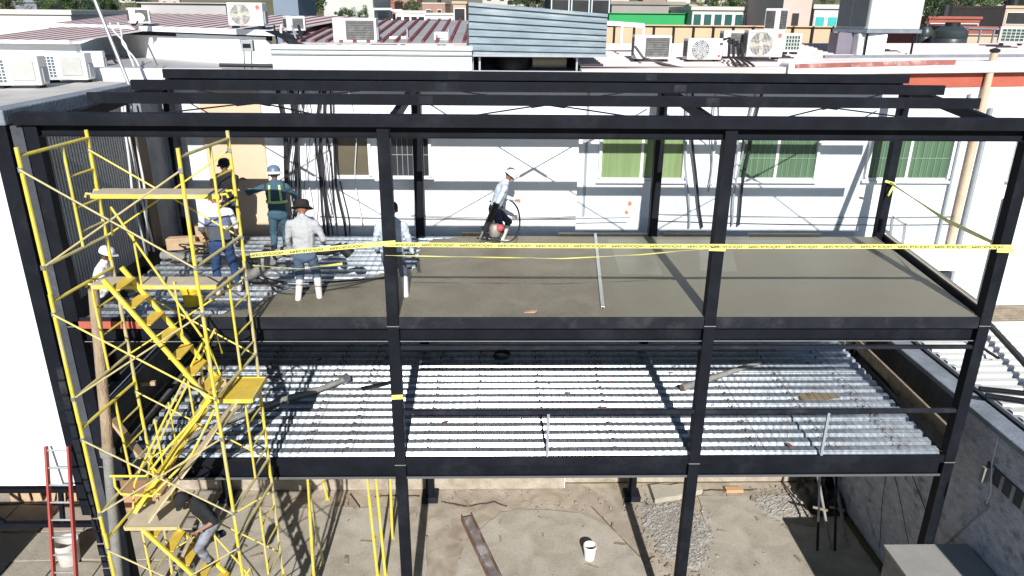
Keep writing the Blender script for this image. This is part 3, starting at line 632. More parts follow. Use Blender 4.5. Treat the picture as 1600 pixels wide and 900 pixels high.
# ------------------------------------------------------------------ air conditioners
def ac(label, c, w_, h_, d_=.34, rz=0, style='fan', logo=False):
    t = thing('air_conditioner', label, 'air conditioner', (0, 0, 0)); X0, X1, yf = -w_/2, w_/2, -d_/2
    MB().box(X0, X1, yf, -yf, .05, h_).build('casing', acw, t, bevel=.02)
    MB().box(X0+.06, X0+.14, yf+.03, -yf-.03, 0, .049).build('foot', steel2, t); MB().box(X1-.14, X1-.06, yf+.03, -yf-.03, 0, .049).build('foot', steel2, t)
    if style in ('fan', 'lattice'):
        fx = X0+w_*.37; R1 = min(h_*.40, w_*.33); cz = h_*.53
        MB().lathe((fx, yf, cz), [(R1, -.008), (R1, -.003)], 28, 'y').build('fan_opening', acd, t)
        m_ = MB()
        for k in range(7 if style == 'fan' else 4):
            a = k*2*math.pi/(7 if style == 'fan' else 4); u = Vector((math.cos(a), 0, math.sin(a))); v = Vector((-math.sin(a), 0, math.cos(a)))
            p = Vector((fx, yf-.010, cz)); m_.add([p+u*.05, p+u*R1*.95-v*R1*.22, p+u*R1*.95+v*R1*.28, p+u*.05+v*.05], [(0, 1, 2, 3)])
        m_.lathe((fx, yf, cz), [(.055, -.022), (.055, -.01)], 12, 'y')
        m_.build('fan', mat('grey_fan_blades', (.30, .34, .38), .5, 0, .1, 4) if style == 'fan' else tan, t)
        m_ = MB()
        if style == 'fan':
            for k in range(1, 6): m_.tube([(fx+R1*k/5.5*math.cos(q*math.pi/12), yf-.03, cz+R1*k/5.5*math.sin(q*math.pi/12)) for q in range(25)], .004, 4, cap=False)
            for k in range(24): a = k*math.pi/12; m_.tube([(fx+.06*math.cos(a), yf-.032, cz+.06*math.sin(a)), (fx+R1*math.cos(a+.3), yf-.032, cz+R1*math.sin(a+.3))], .004, 4, cap=False)
        else:
            k = -R1
            while k <= R1+.001:
                m_.box(fx+k-.004, fx+k+.004, yf-.03, yf-.022, cz-R1-.02, cz+R1+.02); k += R1/8
            for k in (-1, -.33, .33, 1): m_.box(fx-R1-.02, fx+R1+.02, yf-.03, yf-.022, cz+R1*k-.004, cz+R1*k+.004)
        m_.build('fan_guard', acw, t)
        if logo: 
            o = MB().lathe((X0+w_*.87, yf, h_*.82), [(.05, -.006), (.05, -.002)], 20, 'y').build('emblem', mat('red_emblem', (.7, .12, .07), .5), t)
            m2 = MB()
            for k in range(3): a = k*2.1+.4; m2.tube([(X0+w_*.87+.035*math.cos(a+j*.35), yf-.008, h_*.82+(.018+.008*j)*math.sin(a+j*.35)) for j in range(4)], .004, 4)
            m2.box(X0+w_*.87-.04, X0+w_*.87+.04, yf-.004, yf-.001, h_*.68, h_*.69)
            m2.build('emblem_swirl', acw, o)
        else:
            m2 = MB()
            for k in range(4): m2.box(X0+w_*.85, X0+w_*.85+.03, yf-.004, yf-.001, h_*(.55+.08*k), h_*(.59+.08*k))
            m2.build('lettering', siding, t); m2 = MB(); m2.box(X0+w_*.87, X0+w_*.87+.045, yf-.004, yf-.001, h_*.2, h_*.32); m2.build('red_mark', redl, t)
    if style == 'coil':
        MB().box(X0+w_*.30, X1-.05, yf-.004, yf-.001, .10, h_-.05).build('coil', acg, t)
        m_ = MB()
        for k in range(8): z = .12+k*(h_-.2)/7; m_.box(X0+w_*.30, X1-.05, yf-.010, yf-.005, z, z+.005)
        m_.build('coil_guard', greyplastic, t)
    if style == 'grid':
        MB().box(X0+.05, X1-.05, yf-.004, yf-.001, .10, h_-.05).build('coil', mat('green_coil_fins', (.04, .09, .07), .5, .2), t)
        m_ = MB()
        for k in range(6): x = X0+.05+k*(w_-.1)/5; m_.box(x-.006, x+.006, yf-.016, yf-.005, .1, h_-.05)
        for k in range(5): z = .1+k*(h_-.15)/4; m_.box(X0+.05, X1-.05, yf-.016, yf-.005, z-.006, z+.006)
        m_.build('coil_guard', acw, t)
    if style == 'panel':   # plain end seen with a pressed panel and a grille at its left
        MB().box(X0+w_*.42, X1-.08, yf-.02, yf-.001, .14, h_-.07).build('pressed_panel', mat('pressed_grey_panel', (.45, .45, .42), .5, 0, .1, 5), t, bevel=.01)
        m_ = MB(); m_.box(X0+.04, X0+w_*.3, yf-.004, yf-.001, .1, h_-.06); o = m_.build('coil', mat('bluish_coil_fins', (.10, .14, .18), .45, .3, .3, 8), t)
        m_ = MB()
        for k in range(4): x = X0+.04+k*(w_*.3-.04)/3; m_.box(x-.008, x+.008, yf-.018, yf-.005, .1, h_-.06)
        for k in range(8): z = .1+k*(h_-.16)/7; m_.box(X0+.04, X0+w_*.3, yf-.018, yf-.005, z-.006, z+.006)
        m_.build('coil_guard', acw, o)
    # the coil wraps round the left side of every unit
    m_ = MB(); m_.box(X0-.004, X0-.001, yf+.05, -yf-.03, .12, h_-.06); m_.build('side_coil', acg, t)
    m_ = MB(); m_.box(X1+.001, X1+.03, yf+.08, -yf-.06, .1, .35); m_.build('valve_cover', greyplastic, t)
    t.location = c; t.rotation_euler = (0, 0, rz); del t['_o']; return t
def acpx(label, x0, x1, y0, y1, Y, **k):
    a, bq = py(x0, y1, Y), py(x1, y1, Y); t = py((x0+x1)/2, y0, Y)
    return ac(label, ((a.x+bq.x)/2, Y+.2, a.z), bq.x-a.x, t.z-a.z, **k)
acpx('white outdoor unit with grey coil panel on the pink roof nearest the metal shed', 990, 1048, 55, 96, 6.1, style='coil')
acpx('white outdoor unit with round grey fan, left of the thick black hoses', 1072, 1128, 60, 97, 6.1, style='fan', rz=.08)
acpx('white outdoor unit half hidden behind black hoses, left of the unit with red emblem', 1128, 1164, 48, 92, 6.6, style='coil')
acpx('white outdoor unit with square wire fan guard and red round emblem, beside the black hoses', 1166, 1222, 47, 93, 6.1, style='lattice', logo=True)
acpx('outdoor unit with dark green gridded coil, right of the unit with red emblem', 1222, 1251, 52, 85, 6.6, style='grid')
acpx('tall white outdoor unit with dark side, raised behind the others near the pink tower', 1198, 1231, 13, 52, 9.0, style='coil', rz=.7)
acpx('large white outdoor unit with brown grey coil on the white parapet before the striped roof', 521, 589, 28, 70, 5.75, style='coil')
acpx('small outdoor unit with little grille on the striped roof right of the large coil unit', 608, 635, 57, 71, 6.4, style='grid')
acpx('small plain white outdoor unit nearest the sheet metal shed on the striped roof', 678, 700, 50, 71, 6.2, style='panel')
acpx('big outdoor unit with tan fan and red emblem on the left house roof', 357, 412, 4, 44, 6.5, style='lattice', logo=True)
acpx('white outdoor unit beside the satellite dish on the striped roof', 198, 228, 12, 40, 9.2, style='coil', rz=.6)
acpx('pale outdoor unit above the dark tarp and hanging cables', 443, 472, 25, 52, 6.6, style='coil', rz=.5)
p = pz(35, 138, 10.07); ac('leftmost outdoor unit on the left roof, pressed side panel facing the frame', (p.x-.1, p.y+.2, 10.065), .80, .56, .36, rz=.15, style='panel')
p = pz(107, 129, 10.07); ac('outdoor unit with grille and smooth side panel, second along the left roof edge', (p.x-.05, p.y+.2, 10.065), .80, .56, .36, rz=.12, style='panel')
p = pz(146, 117, 10.07); ac('plain white outdoor unit at the back of the left roof beside coiled hose', (p.x, p.y+.15, 10.065), .42, .5, .3, rz=.3, style='plain')
acpx('dark backed outdoor unit at the far right edge of the roofs', 1568, 1604, 42, 71, 9, style='grid', rz=-.5)
ds = thing('satellite_dish', 'small white satellite dish in front of the roof unit on the left house', 'satellite dish', tuple(py(213, 38, 8.6)))
c = py(218, 28, 8.6); m_ = MB(); m_.lathe((0, 0, 0), [(.01, 0), (.07, .012), (.11, .035), (.112, .037), (.07, .018), (.01, .006)], 18)
rot = Matrix.Rotation(R_(60), 3, 'X') @ Matrix.Rotation(R_(25), 3, 'Y'); m_.v = [rot @ v+c for v in m_.v]; m_.build('dish', acw, ds, smooth=True)
MB().tube([py(213, 38, 8.6), c], .02, 6).build('mast', steel2, ds)

# big evaporative cooler on legs
cl = thing('evaporative_cooler', 'huge grey and white evaporative cooler raised on black legs above the right roofs', 'cooler', tuple(py(1380, 70, 7.6)))
a, bq, c3 = py(1356, 46, 7.3), py(1437, 46, 7.6), py(1306, 40, 8.3)
e1, e2 = bq-a, c3-a; e1.z = 0; e2.z = 0; base = Vector(a)
MB().prism([base, base+e1, base+e1+e2, base+e2], (0, 0, 1.25)).build('cabinet', mat('pale_cooler_enamel', (.50, .53, .50), .45, 0, .05, 1), cl, bevel=.02)
n2 = Vector((e2.y, -e2.x, 0)).normalized(); n2 = n2 if n2.dot(Vector((0, -1, 0))) > 0 else -n2
for k in (.06, .53): MB().prism([base+e2*k+n2*.012+Vector((0, 0, .06)), base+e2*(k+.42)+n2*.012+Vector((0, 0, .06)), base+e2*(k+.42)+n2*.012+Vector((0, 0, 1.2)), base+e2*k+n2*.012+Vector((0, 0, 1.2))], n2*.02).build('wet_pad', mat('dark_cooler_pad', (.07, .085, .095), .7, 0, .15, 12), cl)
MB().prism([base-e1*.03-e2*.03-Vector((0, 0, .08)), base+e1*1.03-e2*.03-Vector((0, 0, .08)), base+e1*1.03+e2*1.03-Vector((0, 0, .08)), base-e1*.03+e2*1.03-Vector((0, 0, .08))], (0, 0, .078)).build('base_tray', greyp, cl)
for k1, k2 in ((.03, .03), (.95, .05), (.05, .95), (.95, .95), (.03, .6)):
    p = base+e1*k1+e2*k2; MB().tube([p-Vector((0, 0, .08)), p-Vector((0, 0, .62))], .025, 6).build('leg', steel, cl)
dct = MB(); pc = base+e1*.25+e2*.35
dct.prism([pc+Vector((-.35, -.3, -.08)), pc+Vector((.35, -.3, -.08)), pc+Vector((.3, -.35, -.75)), pc+Vector((-.35, -.35, -.75))], (0, .6, 0)); dct.build('duct', white, cl, bevel=.05)
pc = base+e1*-.0+e2*.62; MB().box(pc.x-.28, pc.x+.2, pc.y-.2, pc.y+.3, pc.z-.75, pc.z-.09).build('duct', mat('grey_purple_duct', (.17, .16, .2), .6), cl)

# tanks
for (x, y1_, y0_, w2, Y, L) in ((1482, 70, 34, 27, 13, 'large black ribbed water tank behind the white right fascia'), (1443, 66, 36, 12, 14, 'narrow black water tank under the big cooler edge')):
    b_ = py(x, y1_, Y); t_ = py(x, y0_, Y).z; rr = w2*.85/FPX*(Y+10.7); H = t_-b_.z
    tt = thing('water_tank', L, 'water tank', tuple(b_))
    MB().lathe(b_, [(rr*.95, -.6), (rr, .0), (rr, H*.25), (rr*.97, H*.28), (rr, H*.31), (rr, H*.6), (rr*.6, H*.82)], 24).build('tank_body', mat('black_tank_plastic', (.04, .05, .055), .4, 0, .1, 2), tt, smooth=True)
    MB().lathe(b_+Vector((0, 0, H*.823)), [(rr*.45, 0), (rr*.45, H*.12), (rr*.4, H*.16)], 20).build('lid', black, tt, smooth=True)

# pipes and posts on the right wall
t = thing('downpipe', 'tall cream drainpipe with weathered side on the white wall right of the windows', 'pipe', (12.15, 5.4, 5))
MB().tube([(12.15, YR-.1, 4.6), (12.15, YR-.1, 10.75)], .075, 12).build('pipe', creampipe, t, smooth=True)
MB().lathe((12.15, YR-.1, 10.755), [(.1, 0), (.1, .05), (.03, .08)], 12).build('cowl', steel2, t)
for i, (x, rr, m_, zt, L) in enumerate(((12.38, .05, greyplastic, 9.6, 'grey plastic conduit just right of the cream drainpipe'), (11.85, .03, greyplastic, 9.9, 'thin grey conduit left of the cream drainpipe'), (13.2, .045, greyplastic, 7.6, 'short grey pipe with flared top on the low white wall'), (14.6, .04, greyplastic, 7.2, 'grey conduit at the far right of the white wall'))):
    o = MB().tube([(x, YR-.07, 4.9), (x, YR-.07, zt)], rr, 10).build('conduit', m_); tag(o, L, 'pipe')
a = py(880, 300, 5.15)
tag(MB().box(a.x-.06, a.x+.06, 5.2, 5.29, 6.8, 10.2).build('square_post', siding), 'dark square post against the white wall left of the first green window', 'post')
t = thing('conduit_riser', 'grey conduit riser with bend and fittings left of the first green window', 'pipe', (3.55, 5.4, 6.8))
MB().tube([(3.62, 5.4, 10), (3.62, 5.4, 7.15), (3.5, 5.4, 6.95), (3.2, 5.38, 6.87)], .045, 8).build('conduit', greyplastic, t, smooth=True)
MB().box(3.54, 3.72, 5.32, 5.46, 8.8, 9.0).build('fitting', siding, t)
# ------------------------------------------------------------------ cable runs
def cable(label, pts, rr, m_, grp=None, cat='cable'):
    o = MB().tube(pts, rr, 6).build('cable', m_, smooth=True); tag(o, label, cat, grp); return o
G1 = 'dark cables hanging down the white wall'
lbl = 'dark cable hanging down the white wall between the beige panel and the olive window'
k = 0
for x, b_, mm in ((440, 446, 'p'), (449, 455, 0), (456, 461, 0), (464, 460, 0), (466, 473, 0), (476, 481, 'w'), (486, 490, 'w'), (494, 505, 0), (497, 514, 0), (500, 512, 0), (514, 518, 0), (519, 532, 0), (522, 539, 0), (516, 522, 'w'), (540, 570, 'w'), (447, 468, 1), (470, 452, 1), (505, 500, 1), (498, 524, 1), (512, 508, 1), (482, 470, 1)):
    a, bq = py(x, 130, YL-.1-.02*(k % 3)), py(b_, 352, YL-.1-.02*(k % 4))
    pts = wob((a.x, YL-.1-.02*(k % 3), 10.2), (bq.x, YL-.1-.02*(k % 3), 6.8), 18, .075, k)
    if mm == 'w': cable('thin white cable hanging down the white wall by the olive window', pts, .010, cablew, 'white cables hanging down the white wall')
    elif mm == 'p': cable('thick dark pipe running down the right edge of the beige panel', pts, .05, cablem)
    else: cable(lbl, pts, .007 if mm == 1 else .014+.006*(k % 3), .006 and cablem, G1)
    k += 1
for i, (xt, xb, yb, mm, rr, L) in enumerate(((1066, 1075, 355, greyplastic, .022, 'grey cable on the wall right of the first green window'), (1072, 1095, 355, cablem, .028, 'black cable right of the first green window'), (1112, 1106, 300, greyplastic, .016, 'thin grey cable left of the barred green window'), (1118, 1113, 290, cablew, .02, 'white cable hooked at its end left of the barred green window'), (1180, 1150, 352, cablem, .03, 'black cable crossing the barred window glass'), (1168, 1142, 352, greyplastic, .022, 'grey cable crossing the barred window beside a black one'))):
    a, bq = py(xt, 215, YR-.12), py(xb, yb, YR-.12); cable(L, wob((a.x, YR-.14, 9.9), bq, 12, .04, 40+i), rr, mm)
for i, (x0, y0, x1, y1, Y) in enumerate(((500, 338, 985, 340, YL-.06), (1025, 334, 1500, 338, YR-.06), (1025, 345, 1500, 350, YR-.06), (640, 336, 900, 338, YL-.08))):
    cable(['level thin wire low on the white wall left of the post', 'upper level wire low along the shade tinted wall', 'lower sagging wire low along the shade tinted wall', 'second level thin wire on the white wall behind the hose worker'][i], wob(py(x0, y0, Y), py(x1, y1, Y), 20, .01, i, .05), .008, cablem)
for i, (x, s) in enumerate(((197, 0), (205, 1), (212, 2))):
    a, bq = px(x, 212, -5.2), px(x+30+s*3, 402, -5.2); cable(['leftmost white cable hanging over the grey cladding', 'middle white cable hanging over the grey cladding', 'rightmost white cable hanging over the grey cladding'][i], wob(Vector((-5.2, a.y, 9.9)), Vector((-5.2, min(bq.y, 3.3), 6.95)), 12, .04, 60+i), .022, cablew)
for i in range(4):
    a = py(1130+6*i, 62+3*i, 6.0); bq = py(1152+9*i, 112, 5.35)
    cable('thick black hose looping from the outdoor units over the roof edge', [a, a+Vector((.12, -.05, .04)), a.lerp(bq, .55)+Vector((-.05, 0, .02)), bq+Vector((-.02, .05, .12)), bq+Vector((0, -.05, -.2))], .03, cablem, 'black hoses over the roof edge')
cable('thick black hose snaking along the roof below the coil panel unit', [py(992, 72, 5.9), py(1005, 90, 5.8), py(1030, 98, 5.7), py(1055, 104, 5.6), py(1072, 108, 5.5)], .028, cablem)
for i in range(4):
    a = py(425+14*i, 40, 6.3); bq = py(446+14*i, 100, 5.2)
    cable('insulated pipe dropping from the roof units over the white parapet', wob(a, bq, 8, .05, 80+i), .03 if i % 2 else .02, [cablem, cablew, greyplastic, cablem][i], 'insulated pipes over the parapet')
cable('black hose bundle lying along the back edge of the left roof', wob((-4.1, 5.15, 10.38), (-1.6, 5.15, 10.36), 16, .05, 90), .045, cablem)
cable('black hose loop beside the plain unit on the left roof', [pz(163, 95, 10.35), pz(175, 90, 10.4), pz(183, 100, 10.2), pz(180, 110, 10.08)], .03, cablem)
for i, (p, q) in enumerate((((176, 36), (208, 104)), ((182, 36), (215, 104)))):
    cable('white pipe bending down the left house wall', wob(py(*p, 6.8), py(*q, 5.5), 8, .06, 95+i), .02, cablew, 'white pipes down the left house wall')
tag(MB().beam(py(428, 48, 6.1), py(478, 70, 5.6), .5, .01).build('tarp', steel2), 'dark tarp hanging over the parapet corner below the roof units', 'tarp')
t = thing('meter_box', 'small grey meter box on posts above the back beam on the left', 'meter box', tuple(py(388, 100, 5.2)))
a = py(388, 72, 5.2); MB().box(a.x-.12, a.x+.12, 5.1, 5.22, a.z-.1, a.z+.12).build('box', siding, t, bevel=.01)
MB().box(a.x-.08, a.x+.08, 5.09, 5.098, a.z-.03, a.z+.05).build('dial_window', steel2, t)
for s in (-.1, .05): MB().tube([(a.x+s, 5.2, a.z-.1), (a.x+s-.03, 5.2, a.z-.5)], .01, 5).build('post', steel2, t)
tag(MB().tube([px(146, -5, -5.75), px(216, 168, -5.25)], .035, 8).build('steel_pole', galv), 'long galvanised pole leaning across the left roof edge behind the frame', 'pole')
tag(MB().tube([py(229, 66, 5.9), py(246, 102, 5.5)], .02, 6).build('metal_rod', galv), 'short grey rod leaning on the left house wall', 'rod')
ps = thing('orange_patch', 'two rust orange putty patches on the white wall left of the frame column', 'wall patch', tuple(py(980, 330, YR-.01)))
for (x, y) in ((984, 318), (979, 332)):
    a = py(x, y, YR-.012); m_ = MB(); r = random.Random(x); P = [(a.x+math.cos(q*.63)*.05*r.uniform(.6, 1.3), YR-.012, a.z+math.sin(q*.63)*.06*r.uniform(.6, 1.3)) for q in range(10)]
    m_.prism(P, (0, .008, 0)).build('putty', mat('orange_putty', (.55, .20, .10), .9), ps)

# roof railings
rl = thing('roof_frame', 'white pipe frame standing on the pink ribbed roof beside the sheet metal shed', 'frame', tuple(py(970, 65, 7.5)))
P = [py(948, 36, 7.5), py(972, 36, 7.5), py(1006, 40, 7.5)]
MB().beam(P[0], P[2], .06, .10).build('rail', white, rl)
for p in (P[1], P[2]): MB().beam(p, p-Vector((0, 0, .5)), .05, .05, (0, 1, 0)).build('post', white, rl)
rl = thing('roof_frame', 'thin white pipe frame on the far edge of the grey striped roof', 'frame', tuple(py(585, 30, 10.5)))
for (x0, x1, y) in ((583, 612, 14), (612, 628, 16)):
    a, bq = py(x0, y, 10.5), py(x1, y, 10.5); MB().beam(a, bq, .05, .05).build('rail', white, rl)
    for p in (a, bq): MB().beam(p, p-Vector((0, 0, .25)), .04, .04, (0, 1, 0)).build('post', white, rl)
# ================================================================== SCAFFOLD TOWER
sc = thing('scaffold_tower', 'tall yellow tubular scaffold tower with cross braces in front of the left bay', 'scaffold', (-3.15, -1.0, 0))
SX = ((-4.16, -2.23), (-4.05, -2.11)); SYf, SYb, RT = -1.7, -.3, .025
TOPS = [9.76-1.905*i for i in range(5)]
for s in (0, 1):
    xf, xb = SX[0][s], SX[1][s]
    for i, zt in enumerate(TOPS):
        zb = max(.02, zt-1.905+.11) if i < 4 else .02
        jr = random.Random(i*7+s); jx = jr.uniform(-.012, .012)
        fr = MB(); fr.tube([(xf+jx, SYf, zb), (xf, SYf, zt+.11)], RT, 8)
        o = fr.build('frame_upright', yellow, sc, smooth=True)
        MB().tube([(xb-jx, SYb, zb), (xb, SYb, zt+.11)], RT, 8).build('frame_upright', yellow if i % 2 == 0 else yellow2, sc, smooth=True)
        MB().tube([(xf, SYf, zt), (xb, SYb, zt)], .023, 8).build('ledger', yellow2 if s else yellow, sc, smooth=True)
        xi, yi = xf+(xb-xf)*.6, SYf+(SYb-SYf)*.6
        zl = zt-1.42
        MB().tube([(xf, SYf, zl), (xb, SYb, zl)], .023, 8).build('ledger', yellow2, sc, smooth=True) if i < 4 else None
        MB().tube([(xi, yi, zt), (xi, yi, max(zl, .3))], .019, 8).build('inner_upright', yellow, sc, smooth=True)
        for dz in (.43, .86, 1.2): MB().tube([(xi, yi, zt-dz), (xb, SYb, zt-dz)], .015, 6).build('rung', yellow2 if dz > 1 else yellow, sc, smooth=True)
        for (X, Y) in ((xf, SYf), (xb, SYb)):
            for z in (zt-.16, zt-1.42): MB().box(X-.02, X+.03, Y-.035, Y-.02, z-.03, z+.03).build('brace_lock', galv, sc)
for i, zt in enumerate(TOPS):
    for (q, Y, m_) in ((0, SYf-.03, yellow2), (1, SYb-.03, yellow)):
        z1, z2 = zt-.16, max(.25, zt-1.42); x0, x1 = SX[q]
        if i == 4: z2 = .5
        MB().tube([(x0, Y, z1), (x1, Y-.0, z2)], .013, 6).build('cross_brace', m_ if i != 1 else yellow, sc, smooth=True)
        MB().tube([(x0, Y+.03, z2), (x1, Y+.03, z1)], .013, 6).build('cross_brace', m_, sc, smooth=True)
        MB().ball(((x0+x1)/2, Y, (z1+z2)/2), .02, n=6).build('brace_bolt', galv, sc)
def plank(label, x0, x1, y0, y1, z, m1, m2):
    t = thing('scaffold_plank', label, 'plank', ((x0+x1)/2, (y0+y1)/2, z-.05))
    MB().box(x0, x1, y0, y1, z-.012, z).build('board', m1, t, bevel=.003)
    m_ = MB(); m_.box(x0, x1, y0-.01, y0+.02, z-.065, z-.013); m_.box(x0, x1, y1-.02, y1+.01, z-.065, z-.013); m_.build('side_rail', m2, t, bevel=.004)
    m_ = MB()
    for X in (x0, x1):
        for Y in (y0+.06, y1-.06): m_.tube([(X, Y, z-.02), (X+(.08 if X == x1 else -.08), Y, z-.01), (X+(.1 if X == x1 else -.1), Y, z-.06)], .018, 6)
    m_.build('hook', m2, t); return t
plank('upper grey topped yellow plank hooked across the scaffold near its top', -3.86, -2.13, -.86, -.52, 9.10, tan, yellow)
plank('second grey topped yellow plank across the scaffold above the stairs, below the upper one', -4.02, -2.24, -1.0, -.66, 7.84, tan, yellow)

# stairs inside the tower
def stair(label, xa, za, xb, zb, y0, y1, n, rail_y=None, mesh=True, m1=yellow):
    t = thing('scaffold_stair', label, 'stairs', ((xa+xb)/2, (y0+y1)/2, min(za, zb)))
    for Y in (y0, y1): MB().beam((xa, Y, za), (xb, Y, zb), .035, .06).build('stringer', m1, t)
    for k in range(n):
        f = (k+.6)/n; x = xa+(xb-xa)*f; z = za+(zb-za)*f
        MB().box(x-.085, x+.085, y0+.02, y1-.02, z-.012, z+.006).build('tread', tredm, t)
    for Y in ([y1] if rail_y is None else rail_y):
        d = 1 if xb > xa else -1
        P = [(xa-.05*d, Y, za+.45), (xa, Y, za+.85), (xb-.25*d, Y, zb+.85), (xb-.1*d, Y, zb+.55), (xb, Y, zb+.1)]
        MB().tube(P, .017, 6).build('handrail', m1, t, smooth=True)
        for f in (.2, .6): x = xa+(xb-xa)*f; z = za+(zb-za)*f; MB().tube([(x, Y, z), (x, Y, z+.85)], .015, 6).build('baluster', m1, t)
    return t
tredm = mat('punched_yellow_plate', (.62, .43, .06), .6, 0, .15, 8, dirt=(.35, .28, .12), dirt_amt=.5)
stair('upper yellow stair flight going down to the right under the second plank', -3.55, 8.1, -2.42, 6.32, -1.5, -1.0, 7, [-.98])
stair('middle yellow stair flight going down to the left between its two landings', -2.50, 6.2, -3.95, 4.15, -1.2, -.75, 7, [-1.22, -.73])
stair('lower yellow stair flight on which the man in the black shirt works', -3.75, 4.05, -2.35, 2.1, -1.45, -.95, 7, [-.93])
stair('lowest yellow stair flight near the ground inside the scaffold', -2.4, 2.0, -3.85, .15, -1.45, -.95, 7)
def landing(label, x0, x1, y0, y1, z, m_):
    t = thing('landing', label, 'platform', ((x0+x1)/2, (y0+y1)/2, z-.04))
    MB().box(x0, x1, y0, y1, z-.012, z).build('deck_plate', m_, t)
    f = MB()
    for (a, b2, c, d) in ((x0, x1, y0-.02, y0), (x0, x1, y1, y1+.02), (x0-.02, x0, y0, y1), (x1, x1+.02, y0, y1)): f.box(a, b2, c, d, z-.05, z+.012)
    f.build('rim', yellow2 if m_ is tan else yellow, t); return t
landing('yellow punched landing at the foot of the upper stair flight', -2.28, -1.82, -1.5, -.85, 6.3, tredm)
landing('dusty tan landing plate low at the left side of the scaffold', -4.0, -3.2, -1.45, -.85, 4.08, tan)
# bent guard hoop
tag(MB().tube([py(172, 744, -1.6), py(228, 744, -1.6), py(262, 700, -1.5), py(330, 625, -1.35)], .019, 8).build('handrail', yellow, smooth=True), 'bright yellow handrail bending level at the left above the tan landing', 'handrail')
tag(MB().tube([py(178, 745, -1.62), py(180, 760, -1.62), py(190, 772, -1.62), py(238, 775, -1.6), py(300, 710, -1.5), py(335, 640, -1.4)], .019, 8).build('handrail', yellow, smooth=True), 'bright yellow handrail with rounded hoop just below the level one', 'handrail')
# loose board leaning through the tower
a, bq = py(375, 618, -.6), py(232, 812, -1.5)
tag(MB().beam(a, bq, .03, .26, (0, 1, .3)).build('board', mat('pale_dusty_board', (.52, .43, .27), .8, 0, .2, 5, .3, stretch=(3, 3, 1), dirt=(.35, .28, .2), dirt_amt=.6), bevel=.004), 'long dusty board leaning diagonally through the scaffold down to the tan landing', 'board')
a, bq = py(300, 835, -1.2), py(268, 905, -1.3)
tag(MB().beam(a, bq, .05, .12, (0, 1, .3)).build('board', oldwood), 'short grey timber low inside the scaffold near the metal pot', 'board')
# timber prop with pipe below
t = thing('timber_prop', 'thick bark brown timber pole lashed on a grey pipe left of the stairs', 'pole', tuple(py(185, 900, -.5)))
a, m1_, bq = py(148, 452, -.5), py(168, 706, -.5), py(190, 960, -.5)
MB().tube(wob(a, m1_, 14, .012, 5), .075, 10, .085).build('timber_pole', mat('barked_timber', (.36, .27, .18), .9, 0, .35, 7, .6, dirt=(.10, .07, .05), dirt_amt=.8, stretch=(1, 1, .3)), t, smooth=True)
MB().tube([m1_-Vector((0, 0, .02)), bq], .08, 12).build('grey_pipe', greypipe, t, smooth=True)
MB().tube([m1_+Vector((0, 0, .06)), m1_-Vector((0, 0, .06))], .115, 12).build('lashing', greypipe, t)

# shores under the deck
sh = []
for i, (x, y, L) in enumerate(((590, 900, 'thick yellow steel shore, left one of the close pair under the deck'), (602, 898, 'thinner yellow steel shore, right one of the close pair under the deck'), (613, 840, 'yellow steel shore standing just left of the second column'), (512, 780, 'short looking yellow shore standing far back on the concrete'), (505, 880, 'dusty yellow shore between the scaffold and the far one'), (492, 930, 'yellow shore standing closest to the scaffold'))):
    b_ = pz(x, y, .02); xt = (574, 588, 610, 505, 480, 481)[i]
    tz = 3.86; p = CAM; tp = py(xt, 752, b_.y); d = (tp-b_)/(tp.z-b_.z); top = b_+d*(tz-b_.z)
    t = thing('steel_shore', L, 'shore post', tuple(b_), 'yellow shores under the deck')
    MB().tube([b_, b_.lerp(top, .55)], .032, 8).build('outer_tube', yellow if i != 4 else yellow2, t, smooth=True)
    MB().tube([b_.lerp(top, .55), top], .024, 8).build('inner_tube', yellow, t, smooth=True)
    MB().box(b_.x-.07, b_.x+.07, b_.y-.07, b_.y+.07, b_.z, b_.z+.01).build('foot_plate', yellow2, t)
    c = b_.lerp(top, .55); MB().tube([c+Vector((-.02, 0, 0)), c+Vector((.05, -.03, 0)), c+Vector((.09, 0, -.03)), c+Vector((.04, .02, -.05))], .006, 5).build('pin', galv, t)

# red ladder
ld_ = thing('ladder', 'red extension ladder with silver rungs leaning before the white left wall', 'ladder', tuple(py(100, 900, -1.2)))
tl, tr_, bl_, br_ = py(72, 697, -.12), py(107, 697, -.12), py(86, 930, -1.1), py(121, 930, -1.1)
for (p, q) in ((tl, bl_), (tr_, br_)):
    o = MB().beam(p, q, .035, .08, (0, 1, 0)).build('rail', redl, ld_, bevel=.006)
for k in range(9):
    f = .03+k*.117; MB().tube([tl.lerp(bl_, f), tr_.lerp(br_, f)], .017, 8).build('rung', alu, ld_)
# buckets
def bucket(label, c, r0, r1, h, m_, fill=None, handle=True, name='bucket', tilt=0):
    t = thing(name, label, 'bucket', tuple(c)); c = Vector(c)
    MB().lathe(c, [(r0, 0), (r0+(r1-r0)*.85, h*.85), (r1+.008, h*.86), (r1+.008, h*.9), (r1, h), (r1-.008, h), (r0+(r1-r0)*.5-.01, h*.5), (.005, h*.49)], 22).build('body', m_, t, smooth=True)
    if fill: MB().lathe(c+Vector((0, 0, h*.5)), [(r0+(r1-r0)*.5-.012, 0), (r0+(r1-r0)*.5-.012, .02)], 18).build('contents', fill, t)
    if handle: MB().tube([c+Vector((r1*math.cos(a), -.01-r1*.9*math.sin(a), h*.88-.10*math.sin(a))) for a in [i*math.pi/8 for i in range(9)]], .004, 5).build('handle', galv, t)
    return t
c = pz(921, 872, .03); bucket('white plastic bucket standing alone on the concrete floor below the middle bay', c, .115, .145, .36, bucketw, steel2)
